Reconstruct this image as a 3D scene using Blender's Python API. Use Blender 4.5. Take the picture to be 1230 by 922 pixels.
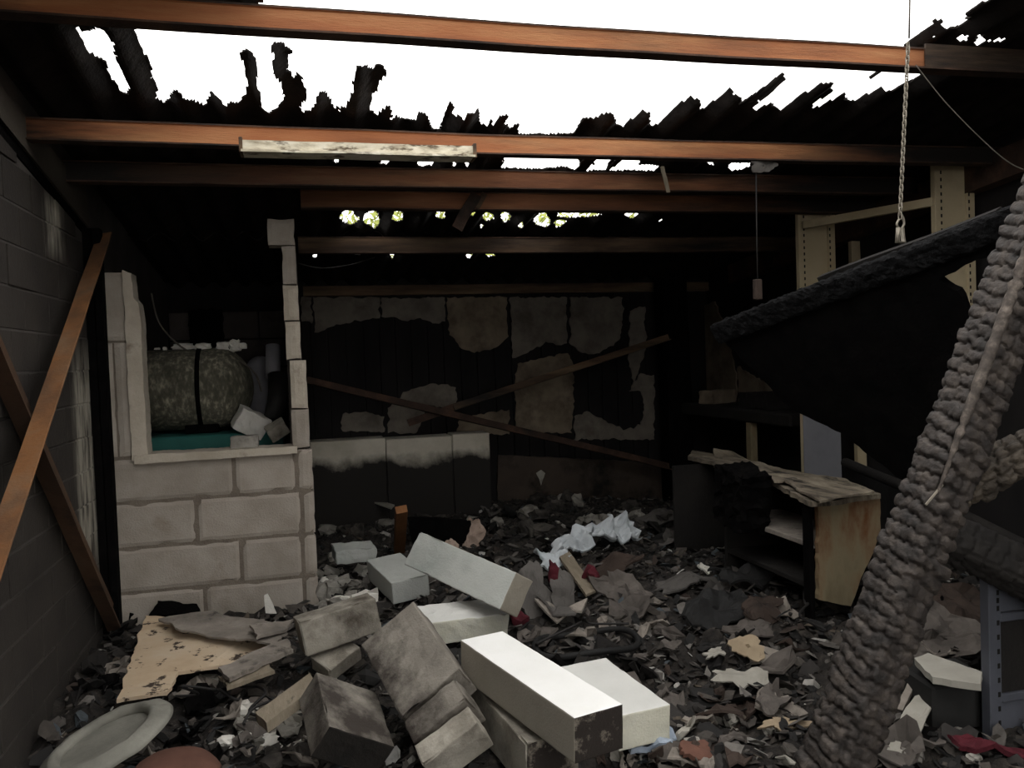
import bpy, bmesh, math, random
from mathutils import Vector, Matrix, noise

for o in list(bpy.data.objects):
    bpy.data.objects.remove(o)
SC = bpy.context.scene
COL = SC.collection

# ------------------------------------------------------------------ camera
F = 1000.0                      # focal length in pixels of the 1230x922 frame
EYE = Vector((0.0, 0.0, 1.4))
YAW, PITCH, ROLL = math.radians(14), math.radians(-1.86), 0.036
fwd = Vector((math.sin(YAW)*math.cos(PITCH), math.cos(YAW)*math.cos(PITCH), math.sin(PITCH)))
r0 = Vector((math.cos(YAW), -math.sin(YAW), 0))
u0 = r0.cross(fwd)
rt = r0*math.cos(ROLL) - u0*math.sin(ROLL)
up = u0*math.cos(ROLL) + r0*math.sin(ROLL)
cam = bpy.data.cameras.new('camera')
camo = bpy.data.objects.new('camera', cam)
COL.objects.link(camo)
cam.sensor_fit = 'HORIZONTAL'
cam.sensor_width = 36
cam.lens = F/1230*36
cam.clip_start = 0.05
camo.matrix_world = Matrix(((rt.x, up.x, -fwd.x, EYE.x), (rt.y, up.y, -fwd.y, EYE.y),
                            (rt.z, up.z, -fwd.z, EYE.z), (0, 0, 0, 1)))
SC.camera = camo

# ------------------------------------------------------------------ sky and exposure
world = bpy.data.worlds.new('overcast_sky')
SC.world = world
world.use_nodes = True
bg = world.node_tree.nodes['Background']
bg.inputs[0].default_value = (1.0, 0.985, 0.965, 1)
bg.inputs[1].default_value = 3.1
SC.view_settings.view_transform = 'Standard'
SC.view_settings.look = 'None'
SC.view_settings.exposure = 0.0
SC.view_settings.gamma = 1.0
SC.view_settings.use_curve_mapping = False

# ------------------------------------------------------------------ geometry helpers
def ray(px, py):
    return fwd + rt*((px-615)/F) - up*((py-461)/F)
def W(px, py, z):
    return EYE + ray(px, py)*z
def onX(px, py, X):
    d = ray(px, py); return EYE + d*((X-EYE.x)/d.x)
def onY(px, py, Y):
    d = ray(px, py); return EYE + d*((Y-EYE.y)/d.y)
def onZ(px, py, Z):
    d = ray(px, py); return EYE + d*((Z-EYE.z)/d.z)

def nz(x, y, z=0.0, s=1.0):
    return noise.noise(Vector((x*s, y*s, z*s)))
def fr(x, y, z=0.0, s=1.0, o=4):
    return noise.fractal(Vector((x*s, y*s, z*s)), 1.0, 2.0, o)

def mesh_obj(name, verts, faces, mat=None, parent=None, smooth=False, cols=None):
    me = bpy.data.meshes.new(name)
    me.from_pydata([tuple(v) for v in verts], [], faces)
    me.validate(); me.update()
    if smooth:
        me.polygons.foreach_set('use_smooth', [True]*len(me.polygons))
    if mat: me.materials.append(mat)
    o = bpy.data.objects.new(name, me)
    COL.objects.link(o)
    if parent: o.parent = parent
    return o

def bm_obj(name, bm, mat=None, parent=None, smooth=False):
    me = bpy.data.meshes.new(name)
    bmesh.ops.recalc_face_normals(bm, faces=bm.faces)
    bm.to_mesh(me); bm.free()
    if smooth:
        me.polygons.foreach_set('use_smooth', [True]*len(me.polygons))
    if mat: me.materials.append(mat)
    o = bpy.data.objects.new(name, me)
    COL.objects.link(o)
    if parent: o.parent = parent
    return o

def empty(name, loc=(0, 0, 0), parent=None):
    o = bpy.data.objects.new(name, None)
    COL.objects.link(o)
    o.location = loc
    o.empty_display_size = 0.05
    if parent: o.parent = parent
    return o

def tag(o, label, cat, group=None):
    o['label'] = label; o['category'] = cat
    if group: o['group'] = group
    return o
def struct(o, label=None):
    o['kind'] = 'structure'
    if label: o['label'] = label
    return o
def under(o, root):
    """parent keeping the world place (root has only a translation)"""
    o.parent = root
    o.matrix_parent_inverse = Matrix.Translation(-root.location)
    return o

def box_vf(x0, x1, y0, y1, z0, z1):
    v = [(x0,y0,z0),(x1,y0,z0),(x1,y1,z0),(x0,y1,z0),(x0,y0,z1),(x1,y0,z1),(x1,y1,z1),(x0,y1,z1)]
    f = [(0,3,2,1),(4,5,6,7),(0,1,5,4),(1,2,6,5),(2,3,7,6),(3,0,4,7)]
    return v, f
def box(name, x0, x1, y0, y1, z0, z1, mat, parent=None, bevel=0.0):
    v, f = box_vf(x0, x1, y0, y1, z0, z1)
    bm = bmesh.new()
    vs = [bm.verts.new(p) for p in v]
    for q in f: bm.faces.new([vs[i] for i in q])
    if bevel > 0:
        bmesh.ops.bevel(bm, geom=list(bm.edges), offset=bevel, segments=1, affect='EDGES')
    return bm_obj(name, bm, mat, parent)

def frame(a, b, hint):
    """axes of a bar from a to b; hint = roughly its 'front' normal"""
    u = (b-a).normalized()
    n = (hint - u*hint.dot(u)).normalized()
    w = u.cross(n)
    return u, n, w

def prism_between(name, a, b, hint, prof, mat, parent=None, segs=1, wob=0.0, seed=0):
    """extrude a profile [(n,w),...] from a to b"""
    u, n, w = frame(a, b, hint)
    vs = []; fs = []
    k = len(prof)
    for i in range(segs+1):
        c = a.lerp(b, i/segs)
        dx = wob*nz(i*0.37, seed*3.1); dy = wob*nz(i*0.37, seed*3.1+50)
        for p in prof:
            vs.append(c + n*(p[0]+dx) + w*(p[1]+dy))
    for i in range(segs):
        for j in range(k):
            fs.append((i*k+j, i*k+(j+1) % k, (i+1)*k+(j+1) % k, (i+1)*k+j))
    fs.append(tuple(reversed(range(k)))); fs.append(tuple(range(segs*k, segs*k+k)))
    bm = bmesh.new()
    bv = [bm.verts.new(p) for p in vs]
    for q in fs: bm.faces.new([bv[i] for i in q])
    return bm_obj(name, bm, mat, parent)

def tube(name, pts, r, mat, parent=None, seg=8, closed=False):
    vs = []; fs = []
    n = len(pts)
    ref = Vector((0.13, 0.27, 0.95))
    for i, p in enumerate(pts):
        a = pts[(i-1) % n] if (i > 0 or closed) else pts[0]
        b = pts[(i+1) % n] if (i < n-1 or closed) else pts[-1]
        t = (b-a).normalized()
        x = t.cross(ref)
        if x.length < 1e-3: x = t.cross(Vector((1, 0, 0)))
        x.normalize(); y = t.cross(x)
        rr = r[i] if isinstance(r, (list, tuple)) else r
        for k in range(seg):
            an = 2*math.pi*k/seg
            vs.append(p + x*math.cos(an)*rr + y*math.sin(an)*rr)
    m = n if closed else n-1
    for i in range(m):
        for k in range(seg):
            i2 = (i+1) % n
            fs.append((i*seg+k, i*seg+(k+1) % seg, i2*seg+(k+1) % seg, i2*seg+k))
    if not closed:
        fs.append(tuple(reversed(range(seg)))); fs.append(tuple(range((n-1)*seg, n*seg)))
    return mesh_obj(name, vs, fs, mat, parent, smooth=True)

def spline(pts, n):
    out = []
    P = [pts[0]] + list(pts) + [pts[-1]]
    for i in range(1, len(P)-2):
        for k in range(n):
            t = k/n
            p0, p1, p2, p3 = P[i-1], P[i], P[i+1], P[i+2]
            out.append(0.5*((2*p1) + (p2-p0)*t + (2*p0-5*p1+4*p2-p3)*t*t + (3*p1-p0-3*p2+p3)*t**3))
    out.append(pts[-1])
    return out

def plate(name, pts, normal, thick, mat, parent=None, jag=0.0, step=0.03, seed=0, warp=0.0, wscale=3.0, res=0):
    """a solid plate from a 3-D outline, edges re-cut into a ragged line; optional warped surface"""
    nrm = normal.normalized()
    c = sum(pts, Vector())/len(pts)
    ax = (pts[1]-pts[0]); ax = (ax-nrm*ax.dot(nrm)).normalized(); ay = nrm.cross(ax)
    P2 = [((p-c).dot(ax), (p-c).dot(ay)) for p in pts]
    out = []
    n = len(P2)
    for i in range(n):
        a = P2[i]; b = P2[(i+1) % n]
        L = math.hypot(b[0]-a[0], b[1]-a[1])
        m = max(1, int(L/step))
        nx, ny = (b[1]-a[1])/max(L, 1e-6), -(b[0]-a[0])/max(L, 1e-6)
        for k in range(m):
            t = k/m
            x = a[0]+(b[0]-a[0])*t; y = a[1]+(b[1]-a[1])*t
            d = jag*(fr(x*1.0+seed*7.3, y, seed, 14, 3)+0.6*nz(x+seed, y, 0, 45))
            if k == 0: d *= 0.3
            out.append((x+nx*d, y+ny*d))
    bm = bmesh.new()
    vs = [bm.verts.new((x, y, 0)) for x, y in out]
    es = [bm.edges.new((vs[i], vs[(i+1) % len(vs)])) for i in range(len(vs))]
    bmesh.ops.triangle_fill(bm, edges=es, use_beauty=True)
    if warp and res:
        for _ in range(res):
            bmesh.ops.subdivide_edges(bm, edges=[e for e in bm.edges if e.calc_length() > step*2.2], cuts=1, use_grid_fill=False)
            bmesh.ops.triangulate(bm, faces=bm.faces)
    if warp:
        for v in bm.verts:
            v.co.z += warp*fr(v.co.x+seed*3, v.co.y, seed, wscale, 3)
    ret = bmesh.ops.extrude_face_region(bm, geom=list(bm.faces))
    for g in ret['geom']:
        if isinstance(g, bmesh.types.BMVert): g.co.z -= thick
    for v in bm.verts:
        v.co = c + ax*v.co.x + ay*v.co.y + nrm*v.co.z
    return bm_obj(name, bm, mat, parent)

# ------------------------------------------------------------------ materials
def rgb(r, g, b):
    def l(c):
        c /= 255.0
        return c/12.92 if c <= 0.04045 else ((c+0.055)/1.055)**2.4
    return (l(r), l(g), l(b), 1)

def new_mat(name):
    m = bpy.data.materials.new(name)
    m.use_nodes = True
    nt = m.node_tree
    return m, nt, nt.nodes['Principled BSDF']

def ramp(nt, fac, stops):
    r = nt.nodes.new('ShaderNodeValToRGB')
    e = r.color_ramp.elements
    while len(e) < len(stops): e.new(0.5)
    for i, (p, c) in enumerate(stops):
        e[i].position = p; e[i].color = c
    nt.links.new(fac, r.inputs[0])
    return r.outputs[0]
def tex_noise(nt, vec, scale, detail=6, rough=0.6, dist=0.0):
    t = nt.nodes.new('ShaderNodeTexNoise')
    t.inputs['Scale'].default_value = scale; t.inputs['Detail'].default_value = detail
    t.inputs['Roughness'].default_value = rough; t.inputs['Distortion'].default_value = dist
    nt.links.new(vec, t.inputs['Vector'])
    return t.outputs['Fac']
def mix(nt, fac, a, b, mode='MIX'):
    m = nt.nodes.new('ShaderNodeMix'); m.data_type = 'RGBA'; m.blend_type = mode
    for s, v in ((m.inputs[0], fac), (m.inputs[6], a), (m.inputs[7], b)):
        if isinstance(v, (int, float)): s.default_value = v
        elif isinstance(v, tuple): s.default_value = v
        else: nt.links.new(v, s)
    return m.outputs[2]
def math_n(nt, op, a, b=0.0, clamp=False):
    m = nt.nodes.new('ShaderNodeMath'); m.operation = op; m.use_clamp = clamp
    for s, v in ((m.inputs[0], a), (m.inputs[1], b)):
        if isinstance(v, (int, float)): s.default_value = v
        else: nt.links.new(v, s)
    return m.outputs[0]
def position(nt, scale=(1, 1, 1)):
    g = nt.nodes.new('ShaderNodeNewGeometry')
    mp = nt.nodes.new('ShaderNodeMapping')
    mp.inputs['Scale'].default_value = scale
    nt.links.new(g.outputs['Position'], mp.inputs[0])
    return mp.outputs[0]

def M(name, cols, scale=6.0, rough=0.9, bump=0.3, bscale=60, metal=0.0, soot=0.0, sootcol=rgb(24, 22, 20),
      sscale=2.5, stretch=(1, 1, 1), edge=0.07, rnd=0.0, spec=0.3, dist=0.0, xs=None):
    m, nt, b = new_mat(name)
    pos = position(nt, stretch)
    c = ramp(nt, tex_noise(nt, pos, scale, 8, 0.62, dist),
             [(0.3+0.4*i/max(1, len(cols)-1), k) for i, k in enumerate(cols)])
    if rnd:
        oi = nt.nodes.new('ShaderNodeObjectInfo')
        v = math_n(nt, 'MULTIPLY_ADD', oi.outputs['Random'], rnd*2)
        nt.nodes[-1].inputs[2].default_value = 1-rnd
        h = nt.nodes.new('ShaderNodeHueSaturation')
        nt.links.new(v, h.inputs['Value']); nt.links.new(c, h.inputs['Color'])
        c = h.outputs[0]
    if soot > 0:
        s = tex_noise(nt, pos, sscale, 7, 0.65)
        t = 0.5+(0.5-soot)*0.5
        s = ramp(nt, s, [(max(0, t-edge), (0, 0, 0, 1)), (min(1, t+edge), (1, 1, 1, 1))])
        c = mix(nt, s, c, sootcol)
    if xs:      # dark brown blended in towards the two ends of a beam: (left start, left end, right start, right end)
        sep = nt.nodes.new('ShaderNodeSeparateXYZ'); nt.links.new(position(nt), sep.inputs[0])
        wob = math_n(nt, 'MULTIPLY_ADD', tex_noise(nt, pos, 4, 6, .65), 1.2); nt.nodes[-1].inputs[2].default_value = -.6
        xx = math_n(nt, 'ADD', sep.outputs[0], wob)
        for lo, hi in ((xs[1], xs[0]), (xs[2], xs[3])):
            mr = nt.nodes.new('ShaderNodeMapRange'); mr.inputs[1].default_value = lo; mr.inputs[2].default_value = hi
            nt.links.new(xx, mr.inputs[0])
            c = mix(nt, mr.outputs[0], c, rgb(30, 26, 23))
    nt.links.new(c, b.inputs['Base Color'])
    b.inputs['Roughness'].default_value = rough
    b.inputs['Metallic'].default_value = metal
    b.inputs['Specular IOR Level'].default_value = spec
    if bump:
        bn = nt.nodes.new('ShaderNodeBump')
        bn.inputs['Strength'].default_value = bump; bn.inputs['Distance'].default_value = 0.01
        nt.links.new(tex_noise(nt, pos, bscale, 6, 0.6), bn.inputs['Height'])
        nt.links.new(bn.outputs[0], b.inputs['Normal'])
    return m

m_char = M('charred black', [rgb(7, 7, 7), rgb(13, 12, 12), rgb(18, 17, 16)], 14, 0.95, 0.6, 50, spec=.03)
m_roof = M('sooted roof sheet', [rgb(20, 18, 17), rgb(32, 29, 27), rgb(42, 38, 35)], 9, 0.95, 0.5, 60, spec=.15)
m_black = M('soot black wall', [rgb(16, 15, 15), rgb(26, 24, 24), rgb(33, 30, 29)], 4, 0.95, 0.4, 40, stretch=(1, 1, .35))
m_floor = M('burnt floor', [rgb(30, 28, 26), rgb(48, 44, 40)], 6, 0.95, 0.5, 40)
m_ground = M('outside ground', [rgb(96, 92, 84), rgb(120, 114, 104)], 2, 0.95, 0.2, 30)
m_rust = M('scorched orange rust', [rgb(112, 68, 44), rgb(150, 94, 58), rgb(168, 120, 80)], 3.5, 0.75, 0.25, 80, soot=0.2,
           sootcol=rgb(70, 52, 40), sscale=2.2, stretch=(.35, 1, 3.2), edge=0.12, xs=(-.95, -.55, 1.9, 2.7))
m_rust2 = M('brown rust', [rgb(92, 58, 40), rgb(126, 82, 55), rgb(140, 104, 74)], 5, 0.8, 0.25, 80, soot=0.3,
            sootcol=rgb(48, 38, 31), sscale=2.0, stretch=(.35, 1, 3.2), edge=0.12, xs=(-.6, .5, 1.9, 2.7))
m_rust3 = M('dull brown rust', [rgb(74, 55, 43), rgb(106, 84, 64), rgb(116, 100, 78)], 5, 0.85, 0.25, 80, soot=0.42,
            sootcol=rgb(30, 26, 24), sscale=1.8, stretch=(.35, 1, 3.2), edge=0.12)
m_rustdark_and_shade = M('dark rust and shade', [rgb(40, 31, 27), rgb(62, 46, 37), rgb(86, 63, 49)], 7, 0.85, 0.3, 70, soot=0.3)  # dark steel parts, and painted shade under the roof beams
m_brace = M('orange steel', [rgb(96, 72, 54), rgb(142, 98, 62), rgb(136, 110, 86)], 3.5, 0.75, 0.25, 80, soot=0.3, sootcol=rgb(78, 64, 54), sscale=3, edge=.15)
m_brace2 = M('dark brown steel', [rgb(54, 42, 34), rgb(84, 62, 46), rgb(104, 84, 66)], 5, .8, .3, 70, soot=.34, sootcol=rgb(32, 27, 24), sscale=2.5, edge=.14)
m_block = M('pale concrete block', [rgb(140, 131, 120), rgb(156, 147, 136), rgb(168, 160, 150)], 5, 0.92, 0.35, 120, soot=0.12, sootcol=rgb(126, 114, 100), sscale=4, rnd=.05)
m_mortar = M('grey brown mortar', [rgb(104, 95, 85), rgb(122, 112, 101)], 12, 0.95, 0.6, 90)
m_pale = M('pale plaster', [rgb(164, 154, 138), rgb(188, 179, 164)], 8, 0.9, 0.4, 80, soot=0.2, sootcol=rgb(124, 112, 96), sscale=7)
m_darkblock = M('smoked block', [rgb(66, 61, 58), rgb(86, 79, 75)], 5, 0.95, 0.4, 70, soot=.3)
m_aacw = M('white aerated concrete', [rgb(228, 227, 222), rgb(240, 239, 236)], 3, 0.85, 0.25, 160, soot=0.02, sootcol=rgb(180, 176, 166))
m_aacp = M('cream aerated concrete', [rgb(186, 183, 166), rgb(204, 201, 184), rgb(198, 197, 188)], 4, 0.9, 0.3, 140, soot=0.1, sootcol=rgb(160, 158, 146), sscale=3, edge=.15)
m_aacg = M('bluish grey aerated concrete', [rgb(164, 168, 162), rgb(182, 184, 178), rgb(190, 192, 186)], 4, 0.9, 0.3, 140, soot=0.12, sootcol=rgb(140, 138, 124), sscale=3, edge=.12)
m_aacs = M('smoked aerated concrete', [rgb(128, 122, 110), rgb(152, 146, 134), rgb(166, 160, 148)], 4, 0.85, 0.3, 140, soot=0.36,
           sootcol=rgb(78, 71, 62), sscale=4.5, edge=0.1)
m_aacd = M('heavily smoked aerated concrete', [rgb(92, 87, 80), rgb(122, 116, 107), rgb(140, 134, 124)], 5, 0.8, 0.3, 120, soot=0.42,
           sootcol=rgb(52, 46, 41), sscale=4, edge=0.08)
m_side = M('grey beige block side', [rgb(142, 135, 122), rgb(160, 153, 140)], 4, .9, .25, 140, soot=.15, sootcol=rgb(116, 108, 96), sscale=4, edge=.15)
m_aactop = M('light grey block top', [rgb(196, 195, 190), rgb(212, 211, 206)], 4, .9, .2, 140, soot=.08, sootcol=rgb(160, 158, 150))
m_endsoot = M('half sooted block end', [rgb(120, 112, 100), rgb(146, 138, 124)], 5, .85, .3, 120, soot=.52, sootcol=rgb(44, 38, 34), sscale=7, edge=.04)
m_sootface = M('black soot crust', [rgb(22, 20, 18), rgb(40, 36, 32)], 8, .85, .5, 60)
m_rubble = M('ashy rubble bed', [rgb(18, 17, 16), rgb(32, 29, 27), rgb(50, 46, 42), rgb(76, 70, 64)], 16, 0.95, 0.9, 60)
m_board = M('beige board', [rgb(176, 152, 124), rgb(194, 172, 144), rgb(200, 182, 158)], 5, 0.85, 0.2, 60, soot=0.3, sootcol=rgb(64, 54, 46), sscale=16, edge=0.02)
m_greyboard = M('grey flaking board', [rgb(104, 98, 91), rgb(130, 122, 113), rgb(152, 144, 134)], 8, 0.9, 0.5, 60, soot=0.2, sscale=9)
m_plank = M('pale timber', [rgb(116, 106, 90), rgb(140, 129, 112)], 10, 0.85, 0.3, 60, stretch=(4, 1, 1), soot=0.15, sscale=8)
m_metal = M('white shelf enamel', [rgb(176, 160, 128), rgb(190, 176, 148)], 3, 0.6, 0.05, 60, soot=0.1, sootcol=rgb(120, 104, 80), sscale=3, edge=0.2)
m_metalblue = M('grey shelf enamel', [rgb(62, 64, 70), rgb(88, 90, 98)], 3, 0.6, 0.05, 60, soot=0.2, sootcol=rgb(70, 70, 76), sscale=4, edge=0.15)
m_lower = M('dim brown panel', [rgb(58, 50, 44), rgb(76, 66, 57)], 3, .9, .2, 40, soot=.25)
m_boxgrey = M('dim grey enamel', [rgb(36, 36, 35), rgb(50, 49, 48)], 4, .85, .1, 40, spec=.1)
m_shelfblue = M('blue grey enamel', [rgb(112, 112, 116), rgb(130, 130, 134)], 3, .7, .05, 60, soot=.15, sootcol=rgb(88, 88, 94), sscale=3, edge=.2)
m_hole = M('punched slot', [rgb(12, 11, 10), rgb(18, 16, 15)], 5, .9, 0)
m_cab = M('stained cabinet board', [rgb(112, 101, 78), rgb(138, 126, 100), rgb(150, 142, 122)], 4, 0.85, 0.3, 60, soot=0.46, sootcol=rgb(104, 68, 38), sscale=4, edge=0.1, stretch=(1.6, 1, .6))
m_cabtop = M('delaminated top', [rgb(70, 64, 56), rgb(116, 106, 92), rgb(150, 140, 122)], 9, 0.9, 0.5, 60, soot=0.3, sscale=8, stretch=(2, .6, 1))
m_cabdark = M('sooted cabinet board', [rgb(20, 18, 17), rgb(34, 31, 28)], 6, 0.9, 0.4, 60)
m_panel = M('scorched plasterboard', [rgb(88, 82, 75), rgb(112, 105, 96), rgb(126, 119, 109)], 5, 0.95, 0.3, 40, soot=0.2, sootcol=rgb(56, 48, 42), sscale=4, edge=0.15)
m_panelbrown = M('brown stained plasterboard', [rgb(92, 82, 69), rgb(118, 106, 90), rgb(134, 121, 104)], 5, 0.95, 0.3, 40, soot=0.2, sootcol=rgb(48, 40, 33), sscale=4, edge=0.15)
m_tank = M('mossy grey tank', [rgb(76, 74, 63), rgb(100, 97, 84), rgb(168, 160, 140)], 48, 0.92, 0.5, 60, soot=0.36, sootcol=rgb(62, 61, 50), sscale=8, stretch=(1, 1, .45), edge=.12)
m_teal = M('teal paint', [rgb(34, 86, 80), rgb(46, 104, 96)], 6, 0.7, 0.1, 50, soot=0.15)
m_white = M('white flaked chunk', [rgb(196, 192, 182), rgb(216, 212, 204)], 8, 0.9, 0.4, 60, soot=.1, sootcol=rgb(150, 144, 134), sscale=9)
m_pipe = M('grey plastic', [rgb(120, 118, 122), rgb(146, 144, 148)], 5, 0.7, 0.1, 40, soot=.2, sootcol=rgb(80, 78, 80))
m_light = M('scorched lamp enamel', [rgb(150, 138, 116), rgb(206, 198, 176), rgb(228, 222, 206)], 12, 0.6, 0.2, 40, soot=0.35, sootcol=rgb(92, 80, 62), sscale=9, stretch=(1, 1, 3), edge=.04)
m_chain = M('galvanised chain', [rgb(120, 114, 102), rgb(160, 152, 138)], 30, 0.5, 0.2, 60, metal=0.5)
m_wire = M('burnt wire', [rgb(70, 64, 58), rgb(92, 86, 78)], 20, 0.7, 0, 40)
m_wiredark = M('black wire', [rgb(26, 24, 24), rgb(40, 38, 36)], 20, 0.7, 0, 40)
m_alli = M('alligator char', [rgb(28, 25, 23), rgb(52, 46, 42), rgb(82, 74, 67)], 22, 0.7, 0.5, 90, soot=0.2, sootcol=rgb(30, 27, 25), sscale=8, spec=.4)
m_alliridge = M('ash ridge', [rgb(46, 41, 38), rgb(78, 71, 65), rgb(124, 114, 105)], 40, 0.8, 0.4, 90)
m_alligator_brown = M('brown alligator char', [rgb(42, 37, 32), rgb(66, 59, 51), rgb(90, 81, 70)], 22, 0.65, 0.5, 90, soot=0.15, sscale=8)
m_red = M('red cloth', [rgb(62, 20, 28), rgb(90, 29, 38)], 9, 0.9, 0.3, 60, soot=.2, sscale=9)
m_melt = M('white melted plastic', [rgb(170, 176, 180), rgb(206, 210, 212)], 10, 0.6, 0.3, 40, soot=.1, sootcol=rgb(110, 112, 112), sscale=10)
m_bluemelt = M('pale blue melted plastic', [rgb(120, 134, 152), rgb(172, 182, 194)], 12, 0.5, 0.3, 40, soot=.2, sootcol=rgb(70, 78, 90), sscale=10)
m_terra = M('terracotta', [rgb(80, 54, 44), rgb(104, 72, 60)], 7, 0.9, 0.2, 60, soot=.15, sscale=6)
m_orange = M('orange timber', [rgb(112, 74, 46), rgb(138, 94, 58)], 9, 0.85, 0.3, 50, stretch=(1, 1, .3))
m_pink = M('pinkish paper', [rgb(160, 138, 124), rgb(186, 166, 152)], 8, 0.95, 0.3, 40, soot=.15, sscale=9)
m_tan = M('tan cardboard', [rgb(138, 122, 100), rgb(158, 142, 118)], 7, 0.9, 0.2, 40, soot=.1, sscale=9)
m_paper = M('grey paper', [rgb(140, 136, 126), rgb(166, 162, 152)], 7, 0.9, 0.2, 40, soot=.15, sscale=9)
m_taupe = M('taupe burnt sheet', [rgb(64, 60, 56), rgb(86, 80, 75), rgb(104, 97, 91)], 7, 0.9, 0.35, 40, soot=.2, sscale=8)
m_greycloth = M('grey burnt felt', [rgb(70, 67, 64), rgb(96, 92, 88)], 7, 0.95, 0.4, 60, soot=.2, sscale=7, stretch=(1, 1, .4))
m_brownsheet = M('brown burnt sheet', [rgb(46, 38, 33), rgb(66, 54, 47)], 7, 0.9, 0.35, 40, soot=.25, sscale=8)
m_lid = M('dusty enamel lid', [rgb(112, 110, 102), rgb(142, 140, 130)], 7, 0.75, 0.25, 60, soot=.15, sootcol=rgb(84, 80, 72), sscale=8)
m_leaf = M('yellow green leaves', [rgb(110, 122, 52), rgb(164, 168, 84)], 3, 0.8, 0)
m_bark = M('bark', [rgb(70, 58, 46), rgb(92, 78, 62)], 8, .9, .3)
m_rubber = M('burnt rubber', [rgb(20, 20, 20), rgb(34, 33, 32)], 12, .75, .3, 50)
m_chunk = M('grey rubble lump', [rgb(100, 97, 90), rgb(134, 130, 122), rgb(160, 156, 148)], 9, .95, .4, 60, soot=.25, sootcol=rgb(66, 61, 56), sscale=7, rnd=.2)
m_chunkdark = M('dark rubble lump', [rgb(38, 36, 34), rgb(64, 60, 56), rgb(86, 81, 75)], 9, .95, .4, 60, soot=.25, sscale=7, rnd=.2)

# left wall bricks: smoked, with a pale whitewash patch near the corner post
def mat_brick(name, base):
    m, nt, b = new_mat(name)
    pos = position(nt)
    c = ramp(nt, tex_noise(nt, pos, 3.5, 8, .62), [(0.3, base[0]), (0.7, base[1])])
    sep = nt.nodes.new('ShaderNodeSeparateXYZ'); nt.links.new(pos, sep.inputs[0])
    st = tex_noise(nt, position(nt, (1, 9, 1.6)), 2.4, 5, .6)
    def bump01(sock, lo, hi, soft):
        a = nt.nodes.new('ShaderNodeMapRange'); a.inputs[1].default_value = lo-soft; a.inputs[2].default_value = lo+soft
        nt.links.new(sock, a.inputs[0])
        d = nt.nodes.new('ShaderNodeMapRange'); d.inputs[1].default_value = hi-soft; d.inputs[2].default_value = hi+soft
        d.inputs[3].default_value = 1; d.inputs[4].default_value = 0
        nt.links.new(sock, d.inputs[0])
        return math_n(nt, 'MULTIPLY', a.outputs[0], d.outputs[0])
    mask = math_n(nt, 'MULTIPLY', bump01(sep.outputs[1], 3.66, 4.1, .06), bump01(sep.outputs[2], .62, 1.44, .1))
    spot = math_n(nt, 'MULTIPLY', bump01(sep.outputs[1], 3.42, 3.62, .05), bump01(sep.outputs[2], 1.86, 2.06, .04))
    mask = math_n(nt, 'MAXIMUM', mask, spot)
    f = math_n(nt, 'MULTIPLY', mask, ramp(nt, st, [(0.36, (0, 0, 0, 1)), (0.56, (1, 1, 1, 1))]))
    c = mix(nt, math_n(nt, 'MULTIPLY', f, 0.9), c, rgb(170, 164, 150))
    nt.links.new(c, b.inputs['Base Color'])
    b.inputs['Roughness'].default_value = .92
    b.inputs['Specular IOR Level'].default_value = .3
    bn = nt.nodes.new('ShaderNodeBump'); bn.inputs['Strength'].default_value = .35; bn.inputs['Distance'].default_value = .01
    nt.links.new(tex_noise(nt, pos, 60, 6, .6), bn.inputs['Height']); nt.links.new(bn.outputs[0], b.inputs['Normal'])
    return m
m_brick = mat_brick('smoked brick', (rgb(44, 40, 37), rgb(60, 55, 50)))
m_brickmortar = mat_brick('smoked mortar', (rgb(60, 56, 53), rgb(84, 79, 75)))
m_ring = M('smoked concrete band', [rgb(62, 57, 50), rgb(80, 73, 64)], 3, .95, .2, 60)

# low wall: pale above a soot tide line
def mat_tide():
    m, nt, b = new_mat('block with soot tide')
    pos = position(nt)
    c = ramp(nt, tex_noise(nt, pos, 5, 8, .6), [(0.3, rgb(170, 163, 147)), (0.7, rgb(202, 195, 180))])
    sep = nt.nodes.new('ShaderNodeSeparateXYZ'); nt.links.new(pos, sep.inputs[0])
    n1 = tex_noise(nt, pos, 3.2, 6, .62)
    lvl = math_n(nt, 'MULTIPLY_ADD', n1, -0.35); nt.nodes[-1].inputs[2].default_value = 0.89
    d = math_n(nt, 'SUBTRACT', lvl, sep.outputs[2])
    s = nt.nodes.new('ShaderNodeMapRange'); s.inputs[1].default_value = -.03; s.inputs[2].default_value = .06
    nt.links.new(d, s.inputs[0])
    c = mix(nt, s.outputs[0], c, rgb(34, 31, 28))
    nt.links.new(c, b.inputs['Base Color']); b.inputs['Roughness'].default_value = .95
    return m
m_tide = mat_tide()

# small litter: colour of each chip stored per piece
def mat_chip():
    m, nt, b = new_mat('mixed litter')
    a = nt.nodes.new('ShaderNodeAttribute'); a.attribute_name = 'tone'
    n = tex_noise(nt, position(nt), 40, 4, .6)
    c = mix(nt, 1.0, a.outputs['Color'], ramp(nt, n, [(0.3, (.55, .55, .55, 1)), (.7, (1, 1, 1, 1))]), 'MULTIPLY')
    nt.links.new(c, b.inputs['Base Color']); b.inputs['Roughness'].default_value = .9
    return m
m_chip = mat_chip()

# ------------------------------------------------------------------ the room
XL, XR, YB, YP = -0.9, 3.2, 6.2, 4.0      # left wall, right wall, back wall, partition front
YF = -1.2
ADDED_DOOR = (-.5, 1.95)  # opening in the added front wall, sized for daylight reaching the back
def roofZ(y): return 2.698 - 0.12*y       # underside of the roof sheets

ground = struct(box('ground', -14, 18, -14, 24, -0.25, -0.12, m_ground), 'bare ground outside the burnt building')
floor = struct(box('floor', XL-.2, XR+.2, YF, YB+.2, -0.119, 0.0, m_floor), 'burnt concrete floor under the rubble')

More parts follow.
